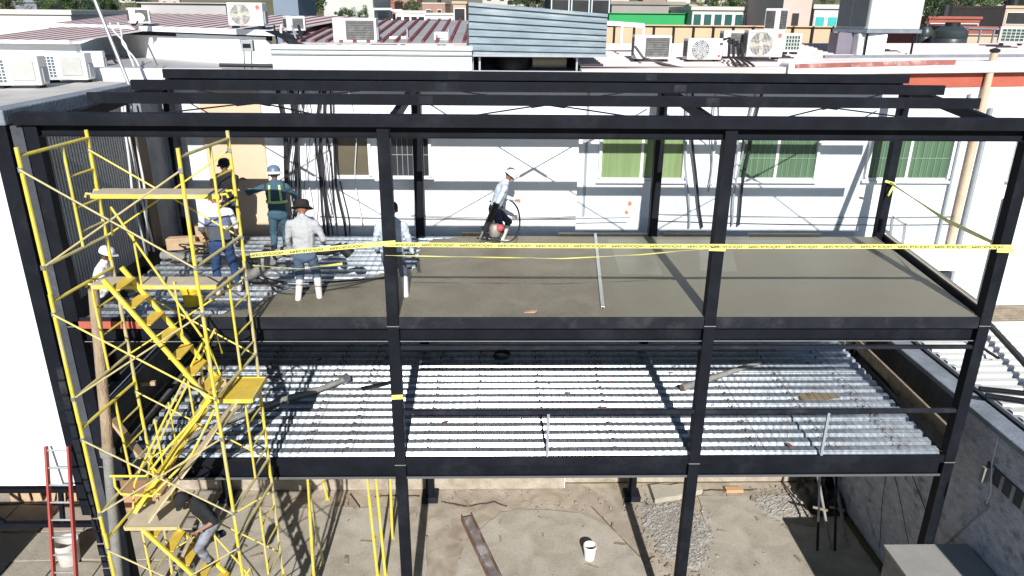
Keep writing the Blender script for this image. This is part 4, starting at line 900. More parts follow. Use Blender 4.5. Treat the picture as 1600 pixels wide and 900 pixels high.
c = pz(98, 892, .05); bucket('large dirty white bucket standing in the yard behind the red ladder', (c.x, c.y+.3, .05), .2, .25, .55, mat('splashed_white_bucket', (.55, .53, .49), .6, 0, .15, 5, dirt=(.35, .22, .17), dirt_amt=.6), greypipe)
c = pz(302, 476, 6.86); bucket('yellow plastic bucket on the upper deck behind the second scaffold plank', c, .13, .17, .34, mat('yellow_plastic', (.75, .50, .02), .4, 0, .08, 4), yellow2)
c = py(292, 895, -.9); t = thing('metal_pot', 'shiny dark metal can hanging low in the scaffold by the lowest stairs', 'can', tuple(c))
MB().lathe(c-Vector((0, 0, .2)), [(.12, 0), (.13, .3), (.125, .3), (.01, .29)], 18).build('can_body', alu, t, smooth=True)
MB().lathe(c+Vector((0, 0, .101)), [(.135, 0), (.135, .03), (.02, .05)], 18).build('can_lid', galv, t)

# hoses, pipes and loose things on the decks
def hose(label, pts, rr, m_, cat='hose', n=12, name='hose'):
    P = []; pts = [Vector(p) for p in pts]
    for i in range(len(pts)-1):
        p0, p1, p2, p3 = pts[max(i-1, 0)], pts[i], pts[i+1], pts[min(i+2, len(pts)-1)]
        for k in range(6):
            t = k/6; P.append(.5*((2*p1)+(p2-p0)*t+(2*p0-5*p1+4*p2-p3)*t*t+(3*p1-p0-3*p2+p3)*t**3))
    P.append(pts[-1]); o = MB().tube(P, rr, n).build(name, m_, smooth=True); tag(o, label, cat); return o
hose('grey concrete splashed hose lying on the lower deck with its open end to the right', [pz(540, 592, 4.43), pz(500, 608, 4.42), pz(450, 622, 4.42), pz(400, 640, 4.42), pz(330, 668, 4.42), pz(280, 690, 4.41)], .055, greypipe)
o = MB().tube([pz(543, 590, 4.43), pz(534, 595, 4.43)], .095, 14).build('hose_collar', galv); tag(o, 'round metal collar on the end of the grey hose on the lower deck', 'collar')
t = thing('steel_pipe', 'grey open ended pipe lying across the lower deck behind the third column', 'pipe', tuple(pz(1120, 590, 4.36)))
a, bq = pz(1066, 606, 4.42), pz(1188, 566, 4.42); MB().tube([a, bq], .07, 14, .045).build('pipe_wall', greypipe, t, smooth=True)
d = (a-bq).normalized(); MB().tube([a+d*.004, a+d*.001], .056, 14).build('pipe_bore', rust, t); MB().tube([a-d*.06, a-d*.03], .08, 14).build('pipe_flange', greypipe, t)
m_ = MB(); c = pz(783, 557, 4.36)
for k in range(4): m_.tube([c+Vector((.17*math.cos(q*math.pi/12)+.01*k, .17*math.sin(q*math.pi/12)*(1+.05*k), .012+.02*k)) for q in range(25)], .012, 6, cap=False)
tag(m_.build('cable_coil', cablem, smooth=True), 'black coil of cable on the shaded back of the lower deck', 'coil')
m_ = MB(); c = pz(1275, 620, 4.32); r = random.Random(5); m_.prism([c+Vector((math.cos(q*.4)*.42*r.uniform(.8, 1.2), math.sin(q*.4)*.16*r.uniform(.8, 1.2), 0)) for q in range(16)], (0, 0, .012))
tag(m_.build('mortar_spill', mat('brown_mortar', (.22, .18, .11), .9)), 'brown oval mortar spill on the right half of the lower deck', 'spill')
a, bq = pz(565, 607, 4.37), pz(612, 597, 4.37); tag(MB().beam(a, bq, .10, .03).build('steel_strip', steel2), 'dark flat strip lying on the lower deck left of the second column', 'strip')
a, bq = pz(930, 366, 6.925), pz(942, 481, 6.925)
ss = thing('straightedge', 'long aluminium screed bar lying front to back on the wet concrete', 'screed bar', tuple(a.lerp(bq, .5)))
MB().beam(a, bq, .06, .045).build('bar', alu, ss, bevel=.004); d = (bq-a).normalized(); MB().beam(bq+d*.001, bq+d*.004, .04, .03).build('open_end', black, ss)
m_ = MB(); c = pz(830, 488, 6.9); m_.prism([c+Vector((-.12, -.04, 0)), c+Vector((.06, -.02, 0)), c+Vector((.11, .05, 0)), c+Vector((-.03, .05, 0))], (0, 0, .02))
tag(m_.build('torn_bag', mat('torn_red_white_paper', (.45, .26, .20), .8, 0, .4, 12)), 'torn reddish scrap of bag on the wet concrete near the front edge', 'scrap')
hose('grey pump hose lying along the back left of the upper deck', [(-4.8, 2.9, 7.0), (-4.2, 2.75, 6.98), (-3.6, 2.7, 6.98), (-3.2, 2.55, 6.98), (-2.9, 2.0, 6.99), (-2.6, 1.3, 7.15), (-2.1, .95, 7.55)], .085, greypipe)
t = thing('pump_hose', 'thick grey hose with dark bands held up by the man in the grey shirt', 'hose', (-1.7, 1.1, 7.6))
MB().tube([(-2.3, 1.05, 7.5), (-1.95, 1.05, 7.66), (-1.62, 1.06, 7.70)], .085, 14).build('hose_body', greypipe, t, smooth=True)
for x, z in ((-2.05, 7.62), (-1.9, 7.675)): MB().tube([(x-.03, 1.05, z-.01), (x+.02, 1.05, z+.005)], .093, 14).build('band', black, t)
MB().tube([(-1.45, 1.08, 7.68), (-1.2, 1.1, 7.66), (-.95, 1.12, 7.74)], .075, 12).build('rubber_nozzle', black, t, smooth=True)
MB().tube([(-.95, 1.12, 7.74), (-.82, 1.13, 7.60)], .10, 12).build('nozzle_end', black, t, smooth=True)
for i in range(3):
    hose(['black cable', 'second black cable', 'thin black cable'][i]+' trailing over the deck beside the ragged concrete edge', [pz(375+6*i, 400, 6.9), pz(400+8*i, 425+5*i, 6.9), pz(440, 440+9*i, 6.91), pz(520, 440+6*i, 6.91), (-.2, 1.9+.1*i, 6.91)], .012, cablem, 'cable', 6, 'cable')
# formwork blocks
for i, (c, s_, rz, L) in enumerate((((-4.75, 3.7, 7.0), (.28, .10, .12), .2, 'pale timber block at the back left corner of the upper deck'), ((-4.2, 3.55, 6.97), (.38, .06, .09), .05, 'long pale timber offcut on the upper deck by the grey cladding'), ((-4.45, 4.0, 7.1), (.10, .06, .22), -.2, 'upright pale timber offcut on the upper deck corner'), ((-4.05, 2.55, 4.42), (.28, .05, .09), 0, 'pale timber block on the lower deck by the low dark wall'), ((-4.5, 2.6, 4.45), (.07, .05, .12), 0, 'small pale timber block left of the other on the lower deck'), ((-5.0, 1.9, 4.75), (.13, .04, .04), .1, 'short pale peg stuck out of the low dark wall'), ((7.75, 4.9, .05), (.22, .09, .04), 0, 'orange tan brick like block against the back wall on the ground'))):
    o = MB().obox((0, 0, 0), Vector((math.cos(rz), math.sin(rz), 0))*s_[0], Vector((-math.sin(rz), math.cos(rz), 0))*s_[1], (0, 0, s_[2])).build('timber_block', wood if i != 6 else mat('tan_block', (.55, .33, .16), .8), origin=(0, 0, 0), bevel=.006); o.location = c; tag(o, L, 'block')
a, bq = py(176, 655, .2), py(228, 722, .1)
tag(MB().beam(a, bq, .05, .16, (0, 1, 0)).build('board', wood), 'broken pale plank leaning beside the timber pole at the left deck edge', 'board')
# ground objects
rb_ = thing('steel_channel', 'rusty steel beam with white splashes lying on the ground near the second column', 'steel beam', (1.2, 2.9, .03))
a, bq = Vector((.93, 3.82, .10)), Vector((1.75, 1.4, .10)); d = (bq-a).normalized(); sdv = d.cross(Vector((0, 0, 1)))
MB().beam(a, bq, .22, .02).build('web', mat('splashed_rusty_plate', (.20, .17, .16), .7, .1, .4, 4, dirt=(.55, .55, .55), dirt_amt=.9), rb_)
MB().beam(a-sdv*.12, bq-sdv*.12, .02, .14).build('flange', rust, rb_); MB().beam(a+sdv*.12, bq+sdv*.12, .02, .14).build('flange', rust, rb_)
o = slabpoly('a', [(5.6, 4.35), (6.9, 4.75), (6.9, 5.0), (5.6, 4.95)], .17, .14, greypipe, .03, 8).build('broken_slab', mat('broken_slab_concrete', (.42, .38, .31), .9, 0, .12, 3, .3)); tag(o, 'broken flat concrete slab piece lying against the back wall by the rubble', 'slab')
a, bq = pz(925, 792, .06), pz(1000, 870, .06); tag(MB().tube([a, bq], .012, 6).build('steel_rod', rust), 'thin straight steel rod lying on the rubble before the third column', 'rod')
o = MB().beam(pz(543, 775, .1), pz(558, 795, .06), .10, .08).build('timber_offcut', oldwood); tag(o, 'dark timber offcut at the foot of the far yellow shore', 'block')
for i, (x, y, L) in enumerate(((40, 780, 'brown boards stacked upright in the open left yard'),)):
    t = MB(); r = random.Random(8)
    for k in range(9): xx = -10.2+k*.28; t.beam((xx, 4.6, .05), (xx+r.uniform(-.3, .3), 4.85, 1.4+r.uniform(-.3, .3)), .2, .03, (0, 1, 0))
    tag(t.build('board_pile', wood), L, 'boards')
tag(MB().box(-8.2, -6.4, 4.2, 4.9, 0, .55).build('brick_plinth', mat('orange_clay', (.42, .24, .14), .9, 0, .15, 3, .3), bevel=.02), 'low orange clay plinth behind the ladder in the left yard', 'plinth')
hb = MB(); r = random.Random(12)
for k in range(60):
    p = Vector((-3.0+r.gauss(0, .35), -.2+r.gauss(0, .3), .05)); hb.tube([p, p+Vector((r.uniform(-.3, .3), r.uniform(-.3, .3), r.uniform(0, .15)))], .01, 4)
tag(hb.build('twig_heap', oldwood), 'heap of twigs and cut wire on the ground under the scaffold', 'debris', kind='stuff')
# red chairs beyond the right edge
rc = thing('chair_frame', 'stacked red metal frame standing in the dark gap right of the slab', 'metal frame', (11.0, 4.6, 4.9))
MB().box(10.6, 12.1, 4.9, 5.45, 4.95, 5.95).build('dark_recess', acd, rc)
for (p, q) in (((10.9, 4.85, 5.0), (10.8, 4.85, 6.0)), ((11.6, 4.85, 5.0), (11.5, 4.85, 6.0)), ((10.5, 4.8, 5.62), (11.6, 4.8, 5.62)), ((11.75, 4.8, 5.0), (11.7, 4.8, 6.0))): MB().beam(p, q, .06, .08, (0, 1, 0)).build('bar', brick, rc)
MB().box(10.3, 12.2, 4.9, 5.48, 6.0, 6.5).build('white_bench', MATS['stained_white_base'], rc)
br2 = thing('bracket', 'white metal bracket standing at the back right corner of the slab', 'bracket', (10.75, 4.75, 6.9))
for (p, q) in (((10.45, 4.8, 6.75), (10.4, 4.8, 7.3)), ((10.75, 4.8, 6.65), (10.72, 4.8, 7.15)), ((10.4, 4.8, 7.3), (10.72, 4.8, 7.12))): MB().beam(p, q, .05, .05, (0, 1, 0)).build('leg', alu, br2)

# ------------------------------------------------------------------ caution tape, printed word seen upside down
tapem = mat('yellow_caution_tape', (.72, .69, .20), .4, 0, .06, 4)
ink = mat('black_print', (.03, .03, .02), .6)
fc = bpy.data.curves.new('word', 'FONT'); fc.body = 'PRECAUCIÓN'; fc.size = 1; fc.align_x = 'CENTER'; fc.align_y = 'CENTER'; fc.offset = .02
fo = bpy.data.objects.new('word', fc); COL.objects.link(fo); bpy.context.view_layer.update()
wm = bpy.data.meshes.new_from_object(fo.evaluated_get(bpy.context.evaluated_depsgraph_get()))
WV = [v.co.copy() for v in wm.vertices]; WF = [tuple(p.vertices) for p in wm.polygons]
bpy.data.objects.remove(fo); bpy.data.curves.remove(fc); bpy.data.meshes.remove(wm)
wx = max(v.x for v in WV)-min(v.x for v in WV); wy = max(v.y for v in WV)-min(v.y for v in WV)
def tape(label, pts, h=.072, twist=None, text=True, pitch=.58, wl=.48):
    pts = [Vector(p) for p in pts]; P = []
    for i in range(len(pts)-1):
        k = max(1, int((pts[i+1]-pts[i]).length/.08))
        for q in range(k): P.append(pts[i].lerp(pts[i+1], q/k))
    P.append(pts[-1]); t = thing('caution_tape', label, 'tape', tuple(P[len(P)//2]))
    vs = []; L = [0]; th = .0015
    for i in range(1, len(P)): L.append(L[-1]+(P[i]-P[i-1]).length)
    def frame(i):
        d = (P[min(i+1, len(P)-1)]-P[max(i-1, 0)]).normalized(); a = (twist(L[i]) if twist else .06*math.sin(L[i]*2.1))
        sdv = d.cross(Vector((0, 0, 1))).normalized(); u = sdv.cross(d)
        return u*math.cos(a)+sdv*math.sin(a), sdv*math.cos(a)-u*math.sin(a)
    m_ = MB(); V = []; n = len(P)
    for i in range(n):
        u, nr = frame(i); V += [P[i]+u*h/2-nr*th, P[i]-u*h/2-nr*th, P[i]-u*h/2+nr*th, P[i]+u*h/2+nr*th]
    fs = [(i*4+j, i*4+(j+1) % 4, (i+1)*4+(j+1) % 4, (i+1)*4+j) for i in range(n-1) for j in range(4)]+[(0, 1, 2, 3), ((n-1)*4+3, (n-1)*4+2, (n-1)*4+1, (n-1)*4)]
    m_.add(V, fs); m_.build('strip', tapem, t)
    if text:
        s0 = pitch*.4
        while s0 < L[-1]-wl/2:
            def at(s):
                i = min(max(0, next((q for q in range(len(L)) if L[q] >= s), len(L)-1)-1), len(L)-2); f = (s-L[i])/(L[i+1]-L[i]); return P[i].lerp(P[i+1], f), frame(i)
            vs2 = []
            for v in WV:
                p, (u, nr) = at(s0+v.x/wx*wl); vs2.append(p-u*(v.y/wy*h*.66)+nr*.004*TS)
            MB().add(vs2, WF).build('printed_word', ink, t); s0 += pitch
    return t
TS = 1
YT = -.035
zt_ = lambda x, y, Y=YT: py(x, y, Y)
tape('level yellow caution tape strung between the second and third columns', [zt_(600, 382), zt_(860, 384), zt_(1137, 385)])
tape('level yellow caution tape strung between the third column and the right corner column', [zt_(1112, 385.5), zt_(1350, 385), zt_(1582, 386)])
tape('yellow caution tape sloping from the scaffold up to the second column', [py(391, 399, -.33), py(505, 389, -.18), zt_(618, 379)])
tape('yellow tape wrap knotted round the right corner column', [zt_(1558, 391), zt_(1584, 392)], text=False)
tape('tape wrap glued round the third column', [zt_(1108, 387), zt_(1134, 388)], h=.1, text=False)
tape('small yellow tape wrap on the second column beside the lower deck', [py(612, 621, -.01), py(630, 620, -.01)], h=.085, text=False)
tape('thin twisted yellow tape sagging below the level one, from second to third column', [zt_(602, 399), zt_(700, 401), zt_(880, 404), zt_(1000, 398), zt_(1110, 388)], h=.02, twist=lambda s: 1.2+.9*math.sin(s*2.7), text=False)
tape('thin yellow tape sagging between the scaffold and the deck edge', [py(395, 415, -.3), py(470, 420, -.2), py(535, 412, -.05)], h=.035, twist=lambda s: .9*math.sin(s*3)+.6, text=False)
tape('caution tape twisted from the back right column down to the right corner column', [py(1390, 285, 4.5), py(1480, 345, 2.2), py(1562, 384, .1)], h=.07, twist=lambda s: .25+.5*math.sin(s*1.6), text=False)
tape('loose tape knot with a hanging tail on the back right column', [py(1383, 283, 4.45), py(1399, 287, 4.45), py(1392, 298, 4.45), py(1387, 306, 4.45)], h=.05, text=False)
# hose worker's concrete vibrator
vb_ = thing('concrete_vibrator', 'small motor driven concrete vibrator carried low by the worker in the white hat', 'vibrator', tuple(pz(768, 376, 6.9)))
c = py(764, 361, 3.72)
MB().lathe(c+Vector((.12, 0, -.1)), [(.10, 0), (.12, .05), (.12, .2), (.08, .25)], 14).build('motor', mat('grey_cast_motor', (.30, .27, .24), .6, .3, .3, 8), vb_, smooth=True)
MB().ball(c+Vector((.22, -.05, .08)), .09, .09, .08).build('red_cover', mat('faded_red_plastic', (.5, .07, .08), .5), vb_, smooth=True)
for (p, q) in (((-.2, 0, -.18), (.1, 0, .45)), ((-.1, .1, -.2), (.16, .1, .5)), ((-.25, 0, -.15), (.25, 0, -.22)), ((-.2, .15, -.15), (.25, .15, -.22)), ((-.15, 0, .1), (-.02, 0, -.2))):
    MB().tube([c+Vector(p), c+Vector(q)], .018, 6).build('frame_bar', greypipe if p[2] < -.17 else steel2, vb_)
MB().tube([c+Vector((-.08, .0, .0)), c+Vector((.16, .02, .58))], .07, 8).build('strap_roll', black, vb_)
P = [c+Vector((.1, -.03, -.12)), c+Vector((.28, -.05, -.21)), c+Vector((.5, -.05, -.16)), c+Vector((.62, -.05, .1)), c+Vector((.6, -.05, .42)), c+Vector((.5, -.05, .6)), c+Vector((.4, -.03, .66))]
Q = []
for i in range(len(P)-1):
    p0, p1, p2, p3 = P[max(i-1, 0)], P[i], P[i+1], P[min(i+2, len(P)-1)]
    for k in range(6): tt = k/6; Q.append(.5*((2*p1)+(p2-p0)*tt+(2*p0-5*p1+4*p2-p3)*tt*tt+(3*p1-p0-3*p2+p3)*tt**3))
MB().tube(Q, .018, 8).build('flexible_shaft', cablem, vb_, smooth=True)

r = random.Random(31); m_ = MB()
for k in range(150):
    x, y = r.uniform(-4.8, 9.6), r.uniform(-1, 4.9); a = r.uniform(0, 3.1); s_ = .01+.06*r.random()**3
    m_.obox((x, y, .04), Vector((math.cos(a), math.sin(a), 0))*s_*2.2, Vector((-math.sin(a), math.cos(a), 0))*s_*r.uniform(.2, .9), (0, 0, .008))
tag(m_.build('debris', oldwood), 'small chips and offcuts strewn over the concrete ground', 'debris', kind='stuff')
r = random.Random(41); m_ = MB()
for k in range(60):
    x, y = r.uniform(-4.6, 9.3), r.uniform(.2, 4.3); a = r.uniform(0, 3.1); s_ = .008+.03*r.random()**3
    m_.obox((x, y, 4.335), Vector((math.cos(a), math.sin(a), 0))*s_*2, Vector((-math.sin(a), math.cos(a), 0))*s_, (0, 0, .006))
tag(m_.build('debris', rust), 'small mortar and wire bits strewn over the lower metal deck', 'debris', kind='stuff')
for i in range(4):
    q = [Vector((-4.3+r.uniform(-.4, .5), 3.0+r.uniform(-.5, .5), 6.93+.04*i)) for _ in range(6)]
    hose('black cable of the tangle on the back left of the upper deck', q, .014, cablem, 'cable', 6, 'cable')
    bpy.data.objects[-1] if False else None
for o in list(bpy.data.objects):
    if o.get('label') == 'black cable of the tangle on the back left of the upper deck': o['group'] = 'tangle of black cables'
# ================================================================== PEOPLE
SK = mat('tanned_skin', (.30, .15, .09), .6, 0, .08, 6); SK2 = mat('dark_tanned_skin', (.17, .085, .055), .6, 0, .08, 6)
HAIR = mat('black_hair', (.015, .012, .01), .7, 0, .3, 30)
def cloth(nm, c, v=.12): return mat(nm, c, .9, 0, v, 7, .5, fine=18)
greyT = cloth('light_grey_jersey', (.40, .41, .42)); jean = cloth('blue_denim', (.075, .115, .18)); bootw = mat('white_rubber_boot', (.60, .57, .53), .45, 0, .12, 7, dirt=(.27, .24, .19), dirt_amt=.8)
paleT = cloth('pale_blue_jersey', (.50, .56, .63)); blackT = cloth('black_cotton', (.012, .013, .016)); dkj = cloth('dark_denim', (.03, .045, .08)); whiteT = cloth('white_cotton', (.72, .72, .74))
teal = cloth('teal_work_cloth', (.045, .10, .14)); navy = cloth('navy_cloth', (.015, .025, .05)); indigo = cloth('indigo_denim', (.02, .05, .13)); greyTr = cloth('grey_patched_trousers', (.22, .23, .26), .5); glove = cloth('dark_work_glove', (.02, .02, .025))
def ik(a, t, l1, l2, pole):
    a, t = Vector(a), Vector(t); d = t-a; L = d.length
    if L > (l1+l2)*.999: t = a+d.normalized()*(l1+l2)*.999; d = t-a; L = d.length
    k = (l1*l1-l2*l2+L*L)/(2*L); h = math.sqrt(max(0, l1*l1-k*k)); n_ = d.normalized(); p = Vector(pole); p = (p-n_*p.dot(n_)).normalized()
    return a+n_*k+p*h, t
def capsule(bm_v, bm_f, p, q, r1, r2, flat=1., side=None, n=12):
    p, q = Vector(p), Vector(q); d = (q-p); L = d.length
    if L < 1e-4: d = Vector((0, 0, 1)); L = 1e-4
    d = d/L; s = Vector(side) if side is not None else (d.cross(Vector((0, 1, 0))) if abs(d.y) < .9 else d.cross(Vector((1, 0, 0)))); s = (s-d*s.dot(d)).normalized(); u = d.cross(s)
    rings = []
    for k in range(5): a = math.pi/2*k/5; rings.append((p-d*r1*math.cos(a), r1*math.sin(a)+1e-4))
    for k in range(5): t = k/4; rings.append((p+d*L*t, r1+(r2-r1)*t))
    for k in range(1, 6): a = math.pi/2*k/5; rings.append((q+d*r2*math.sin(a), r2*math.cos(a)+1e-4))
    o = len(bm_v)
    for c, rr in rings:
        for j in range(n): a = 2*math.pi*j/n; bm_v.append(c+s*rr*math.cos(a)+u*rr*flat*math.sin(a))
    for i in range(len(rings)-1):
        for j in range(n): bm_f.append((o+i*n+j, o+i*n+(j+1) % n, o+(i+1)*n+(j+1) % n, o+(i+1)*n+j))
    bm_f.append(tuple(o+j for j in range(n))[::-1]); bm_f.append(tuple(o+(len(rings)-1)*n+j for j in range(n)))
def person(label, loc, rz, hip=.93, lean=5, neckp=0, hl=None, hr=None, fl=(-.12, 0), fr=(.12, 0), shirt=greyT, trouser=jean, boot=bootw, skin=SK, sleeve=1., sleeve_mat=None, hat=None, hatm=None, hand=None, boot_h=.38, brim=None, hipx=0, hipy=0, twist=0, footz=(0, 0), elb=None, knee=(0, 1, .15), hair=True, extra=None, headturn=0, yoke=None):
    t = thing('person', label, 'person', (0, 0, 0)); V = []; Fc = []; segs = []
    def seg(p, q, r1, r2, m, flat=1., side=None): capsule(V, Fc, p, q, r1, r2, flat, side); segs.append((Vector(p), Vector(q), (r1+r2)/2, m))
    la = R_(lean); up = Vector((0, math.sin(la), math.cos(la))); fw = Vector((0, math.cos(la), -math.sin(la)))
    tw = Matrix.Rotation(twist, 3, 'Z'); rt = tw @ Vector((1, 0, 0))
    pel = Vector((hipx, hipy, hip)); chest = pel+up*.36; neck = pel+up*.54
    hd = R_(neckp)+la*.6; hup = Vector((0, math.sin(hd), math.cos(hd))); hfw = Vector((0, math.cos(hd), -math.sin(hd)))
    if headturn: q_ = Matrix.Rotation(headturn, 3, hup); hfw = q_ @ hfw
    head = neck+hup*.17
    seg(pel-up*.02, pel+up*.08, .172, .165, trouser, .74, rt)
    seg(pel+up*.10, chest, .172, .196, shirt, .68, rt); seg(chest, chest+up*.10, .2, .165, shirt, .62, rt)
    seg(chest+up*.12-rt*.15, chest+up*.12+rt*.15, .074, .074, yoke or shirt)
    seg(neck-up*.04, neck+hup*.08, .056, .052, skin)
    hips = [pel+rt*s*.095-up*.03 for s in (-1, 1)]
    for s, h_, f_, fz in ((-1, hips[0], fl, footz[0]), (1, hips[1], fr, footz[1])):
        ank = Vector((f_[0], f_[1], .09+fz)); kn, ank = ik(h_, ank, .44, .42, knee)
        seg(h_, kn, .100, .076, trouser); bt = kn.lerp(ank, 1-boot_h/.42) if boot_h < .42 else kn
        seg(kn, bt, .074, .066, trouser); seg(bt, ank, .066, .052, boot)
        ft = ank+Vector((.03*s, .15, -.05)); seg(ank+Vector((0, -.03, -.045)), ft, .046, .042, boot)
    arms = []
    for s, tg in ((-1, hl), (1, hr)):
        sh_ = chest+up*.12+rt*s*.205; tg = Vector(tg) if tg is not None else sh_+Vector((s*.08, .05, -.56))
        pole = (elb or {}).get(s, Vector((s*.6, -.8, -.3))); el, wr = ik(sh_, tg, .29, .25, pole)
        sm = sleeve_mat or shirt
        seg(sh_, el, .066, .054, shirt)
        if sleeve >= 1: seg(el, wr, .052, .040, sm)
        else: seg(sh_.lerp(el, .8), el, .043, .040, skin); seg(el, wr, .040, .030, skin)
        arms.append((s, el, wr))
        d = (wr-el).normalized(); seg(wr, wr+d*.055, .031, .036, hand or skin, .5)
    # skull, jaw, nose, ears
    seg(head+hup*.035-hfw*.012, head+hup*.02, .092, .090, skin); seg(head-hup*.04+hfw*.03, head-hup*.075+hfw*.045, .058, .036, skin)
    me = bpy.data.meshes.new('body'); me.from_pydata(V, [], Fc); o = bpy.data.objects.new('body', me); COL.objects.link(o)
    rm = o.modifiers.new('r', 'REMESH'); rm.mode = 'VOXEL'; rm.voxel_size = .0165
    sm_ = o.modifiers.new('s', 'SMOOTH'); sm_.iterations = 3; sm_.factor = .5
    bpy.context.view_layer.update()
    m2 = bpy.data.meshes.new_from_object(o.evaluated_get(bpy.context.evaluated_depsgraph_get())); o.modifiers.clear(); o.data = m2; bpy.data.meshes.remove(me)
    mats_ = []; m2.materials.clear()
    for s in segs:
        if s[3] not in mats_: mats_.append(s[3])
    for m in mats_: m2.materials.append(m)
    for vtx in m2.vertices:           # cloth folds
        nn = noise.noise(Vector((vtx.co.x*7, vtx.co.y*7, vtx.co.z*14)))*.013+noise.noise(vtx.co*26)*.005
        best = min(segs, key=lambda s: seg_d(vtx.co, s)); 
        if best[3] not in (skin, boot, hand): vtx.co += vtx.normal*nn
    for p in m2.polygons:
        best = min(segs, key=lambda s: seg_d(p.center, s)); p.material_index = mats_.index(best[3]); p.use_smooth = True
    # nose, ears and the five fingers of each hand belong to the same mesh
    bm = bmesh.new(); bm.from_mesh(m2); si = mats_.index(skin); hi = mats_.index(hand) if hand in mats_ else si; fv, ff = [], []
    capsule(fv, ff, head+hfw*.088+hup*.012, head+hfw*.106-hup*.018, .010, .016, n=8)
    hs = hfw.cross(hup)
    for s in (-1, 1): capsule(fv, ff, head+hs*.092*s-hup*.012, head+hs*.094*s+hup*.02, .016, .02, .5, n=8)
    nf = len(ff)
    for s, el, wr in arms:
        d = (wr-el).normalized(); sid = d.cross(fw).normalized() if abs(d.dot(fw)) < .95 else rt; pn = sid.cross(d).normalized(); tip = wr+d*.075
        for k in range(4):
            b0 = tip+sid*(k-1.5)*.020; ln = (.034, .040, .038, .030)[k]
            b1 = b0+d*ln; b2 = b1+(d*.6+pn*.8).normalized()*ln*.8; capsule(fv, ff, b0, b1, .0095, .009, n=6); capsule(fv, ff, b1, b2, .009, .0075, n=6)
        tb = wr+d*.03+sid*.034*s; capsule(fv, ff, tb, tb+(d+sid*s*.7+pn*.4).normalized()*.045, .012, .009, n=6)
    vv = [bm.verts.new(v) for v in fv]
    for i, f in enumerate(ff):
        fa = bm.faces.new([vv[j] for j in f]); fa.material_index = si if i < nf else hi; fa.smooth = True
    bm.to_mesh(m2); bm.free(); o.name = 'body'; o.parent = t
    e_ = MB()
    for s in (-1, 1): e_.ball(head+hfw*.084+hs*.032*s+hup*.025, .010, n=8)
    e_.build('eyes', mat('dark_eye', (.02, .015, .012), .3), t, smooth=True)
    MB().tube([head+hfw*.088-hup*.042-hs*.024, head+hfw*.095-hup*.042, head+hfw*.088-hup*.042+hs*.024], .005, 5).build('mouth', mat('lips', (.22, .07, .06), .6), t)
    def onhead(m_, prof, n=22, tilt=0, squash=1., off=0):   # lathe on the head axis
        ax = (hup-hfw*tilt).normalized(); b1 = hs; b2 = ax.cross(b1); vs = []
        for r_, h_ in prof:
            for j in range(n): a = 2*math.pi*j/n; vs.append(head+ax*h_+b1*r_*math.cos(a)*squash+b2*r_*math.sin(a)*1.08+hfw*off)
        m_.add(vs, [(i*n+j, i*n+(j+1) % n, (i+1)*n+(j+1) % n, (i+1)*n+j) for i in range(len(prof)-1) for j in range(n)]+[tuple((len(prof)-1)*n+j for j in range(n))]); return m_
    if hair: onhead(MB(), [(.099, .0), (.104, .045), (.098, .09), (.075, .125), (.03, .142)], off=-.012).build('hair', hair if not isinstance(hair, bool) else HAIR, t, smooth=True)
    if hat == 'bucket': onhead(MB(), [(.105, .02), (.175, .015), (.178, .02), (.118, .065), (.112, .13), (.095, .16), (.03, .172)], tilt=.05).build('hat', hatm, t, smooth=True)
    if hat == 'hardhat':
        onhead(MB(), [(.11, .035), (.150, .03), (.152, .037), (.122, .05), (.120, .10), (.098, .15), (.05, .178), (.01, .184)]).build('hard_hat', hatm, t, smooth=True)
        if brim: onhead(MB(), [(.118, .02), (.17, .012), (.172, .02), (.126, .058)]).build('sun_brim', brim, t, smooth=True)
    if hat == 'cap':
        oc = onhead(MB(), [(.108, .03), (.112, .07), (.10, .115), (.07, .148), (.01, .158)], off=-.006).build('cap', hatm, t, smooth=True)
        m_ = MB(); m_.prism([head+hfw*.08+hs*k_*.085+hup*.04+hfw*(.1*math.cos(k_*1.2)) for k_ in (-1, -.6, -.2, .2, .6, 1)]+[head+hfw*.05+hs*.09+hup*.04, head+hfw*.05-hs*.09+hup*.04], hup*.006); m_.build('visor', hatm, oc)
    if extra: extra(t, pel, up, fw, rt, chest, neck)
    t.location = loc; t.rotation_euler = (0, 0, rz); 
    if '_o' in t: del t['_o']
    return t
def seg_d(c, s):
    p, q, r, _ = s; d = q-p; L2 = d.dot(d); k = 0 if L2 < 1e-9 else max(0, min(1, (c-p).dot(d)/L2)); return (c-(p+d*k)).length-r
# grey shirt, bucket hat, back to the camera
person('man in light grey shirt, black bucket hat and white boots standing in wet concrete', (-1.52, .86, 6.80), .05, hip=.92, lean=7, neckp=22,
       hl=(-.27, .22, .90), hr=(.27, .26, 1.0), fl=(-.17, -.03), fr=(.17, .05), hat='bucket', hatm=cloth('black_hat_cloth', (.015, .014, .015)), shirt=greyT, trouser=jean, skin=SK, hand=glove, elb={-1: Vector((-.5, -.9, -.2)), 1: Vector((.5, -.9, -.2))})
# worker with the vibrator, walking to the right
def cuffs(t, pel, up, fw, rt, chest, neck): MB().tube([pel+up*.06-fw*.13-rt*.12, pel+up*.06+fw*.12-rt*.16, pel+up*.06+fw*.13+rt*.12], .02, 6).build('tool_belt', navy, t)
person('worker in white hat and pale shirt walking right at the back of the slab', (1.62, 4.0, 6.86), -1.45, hip=.83, lean=21, neckp=24,
       hl=(-.12, .42, .95), hr=(.24, -.06, .78), fl=(-.1, .16), fr=(.1, -.18), hat='hardhat', hatm=mat('white_hard_hat', (.75, .75, .74), .4, 0, .05, 5), shirt=paleT, trouser=dkj, skin=SK, extra=cuffs)
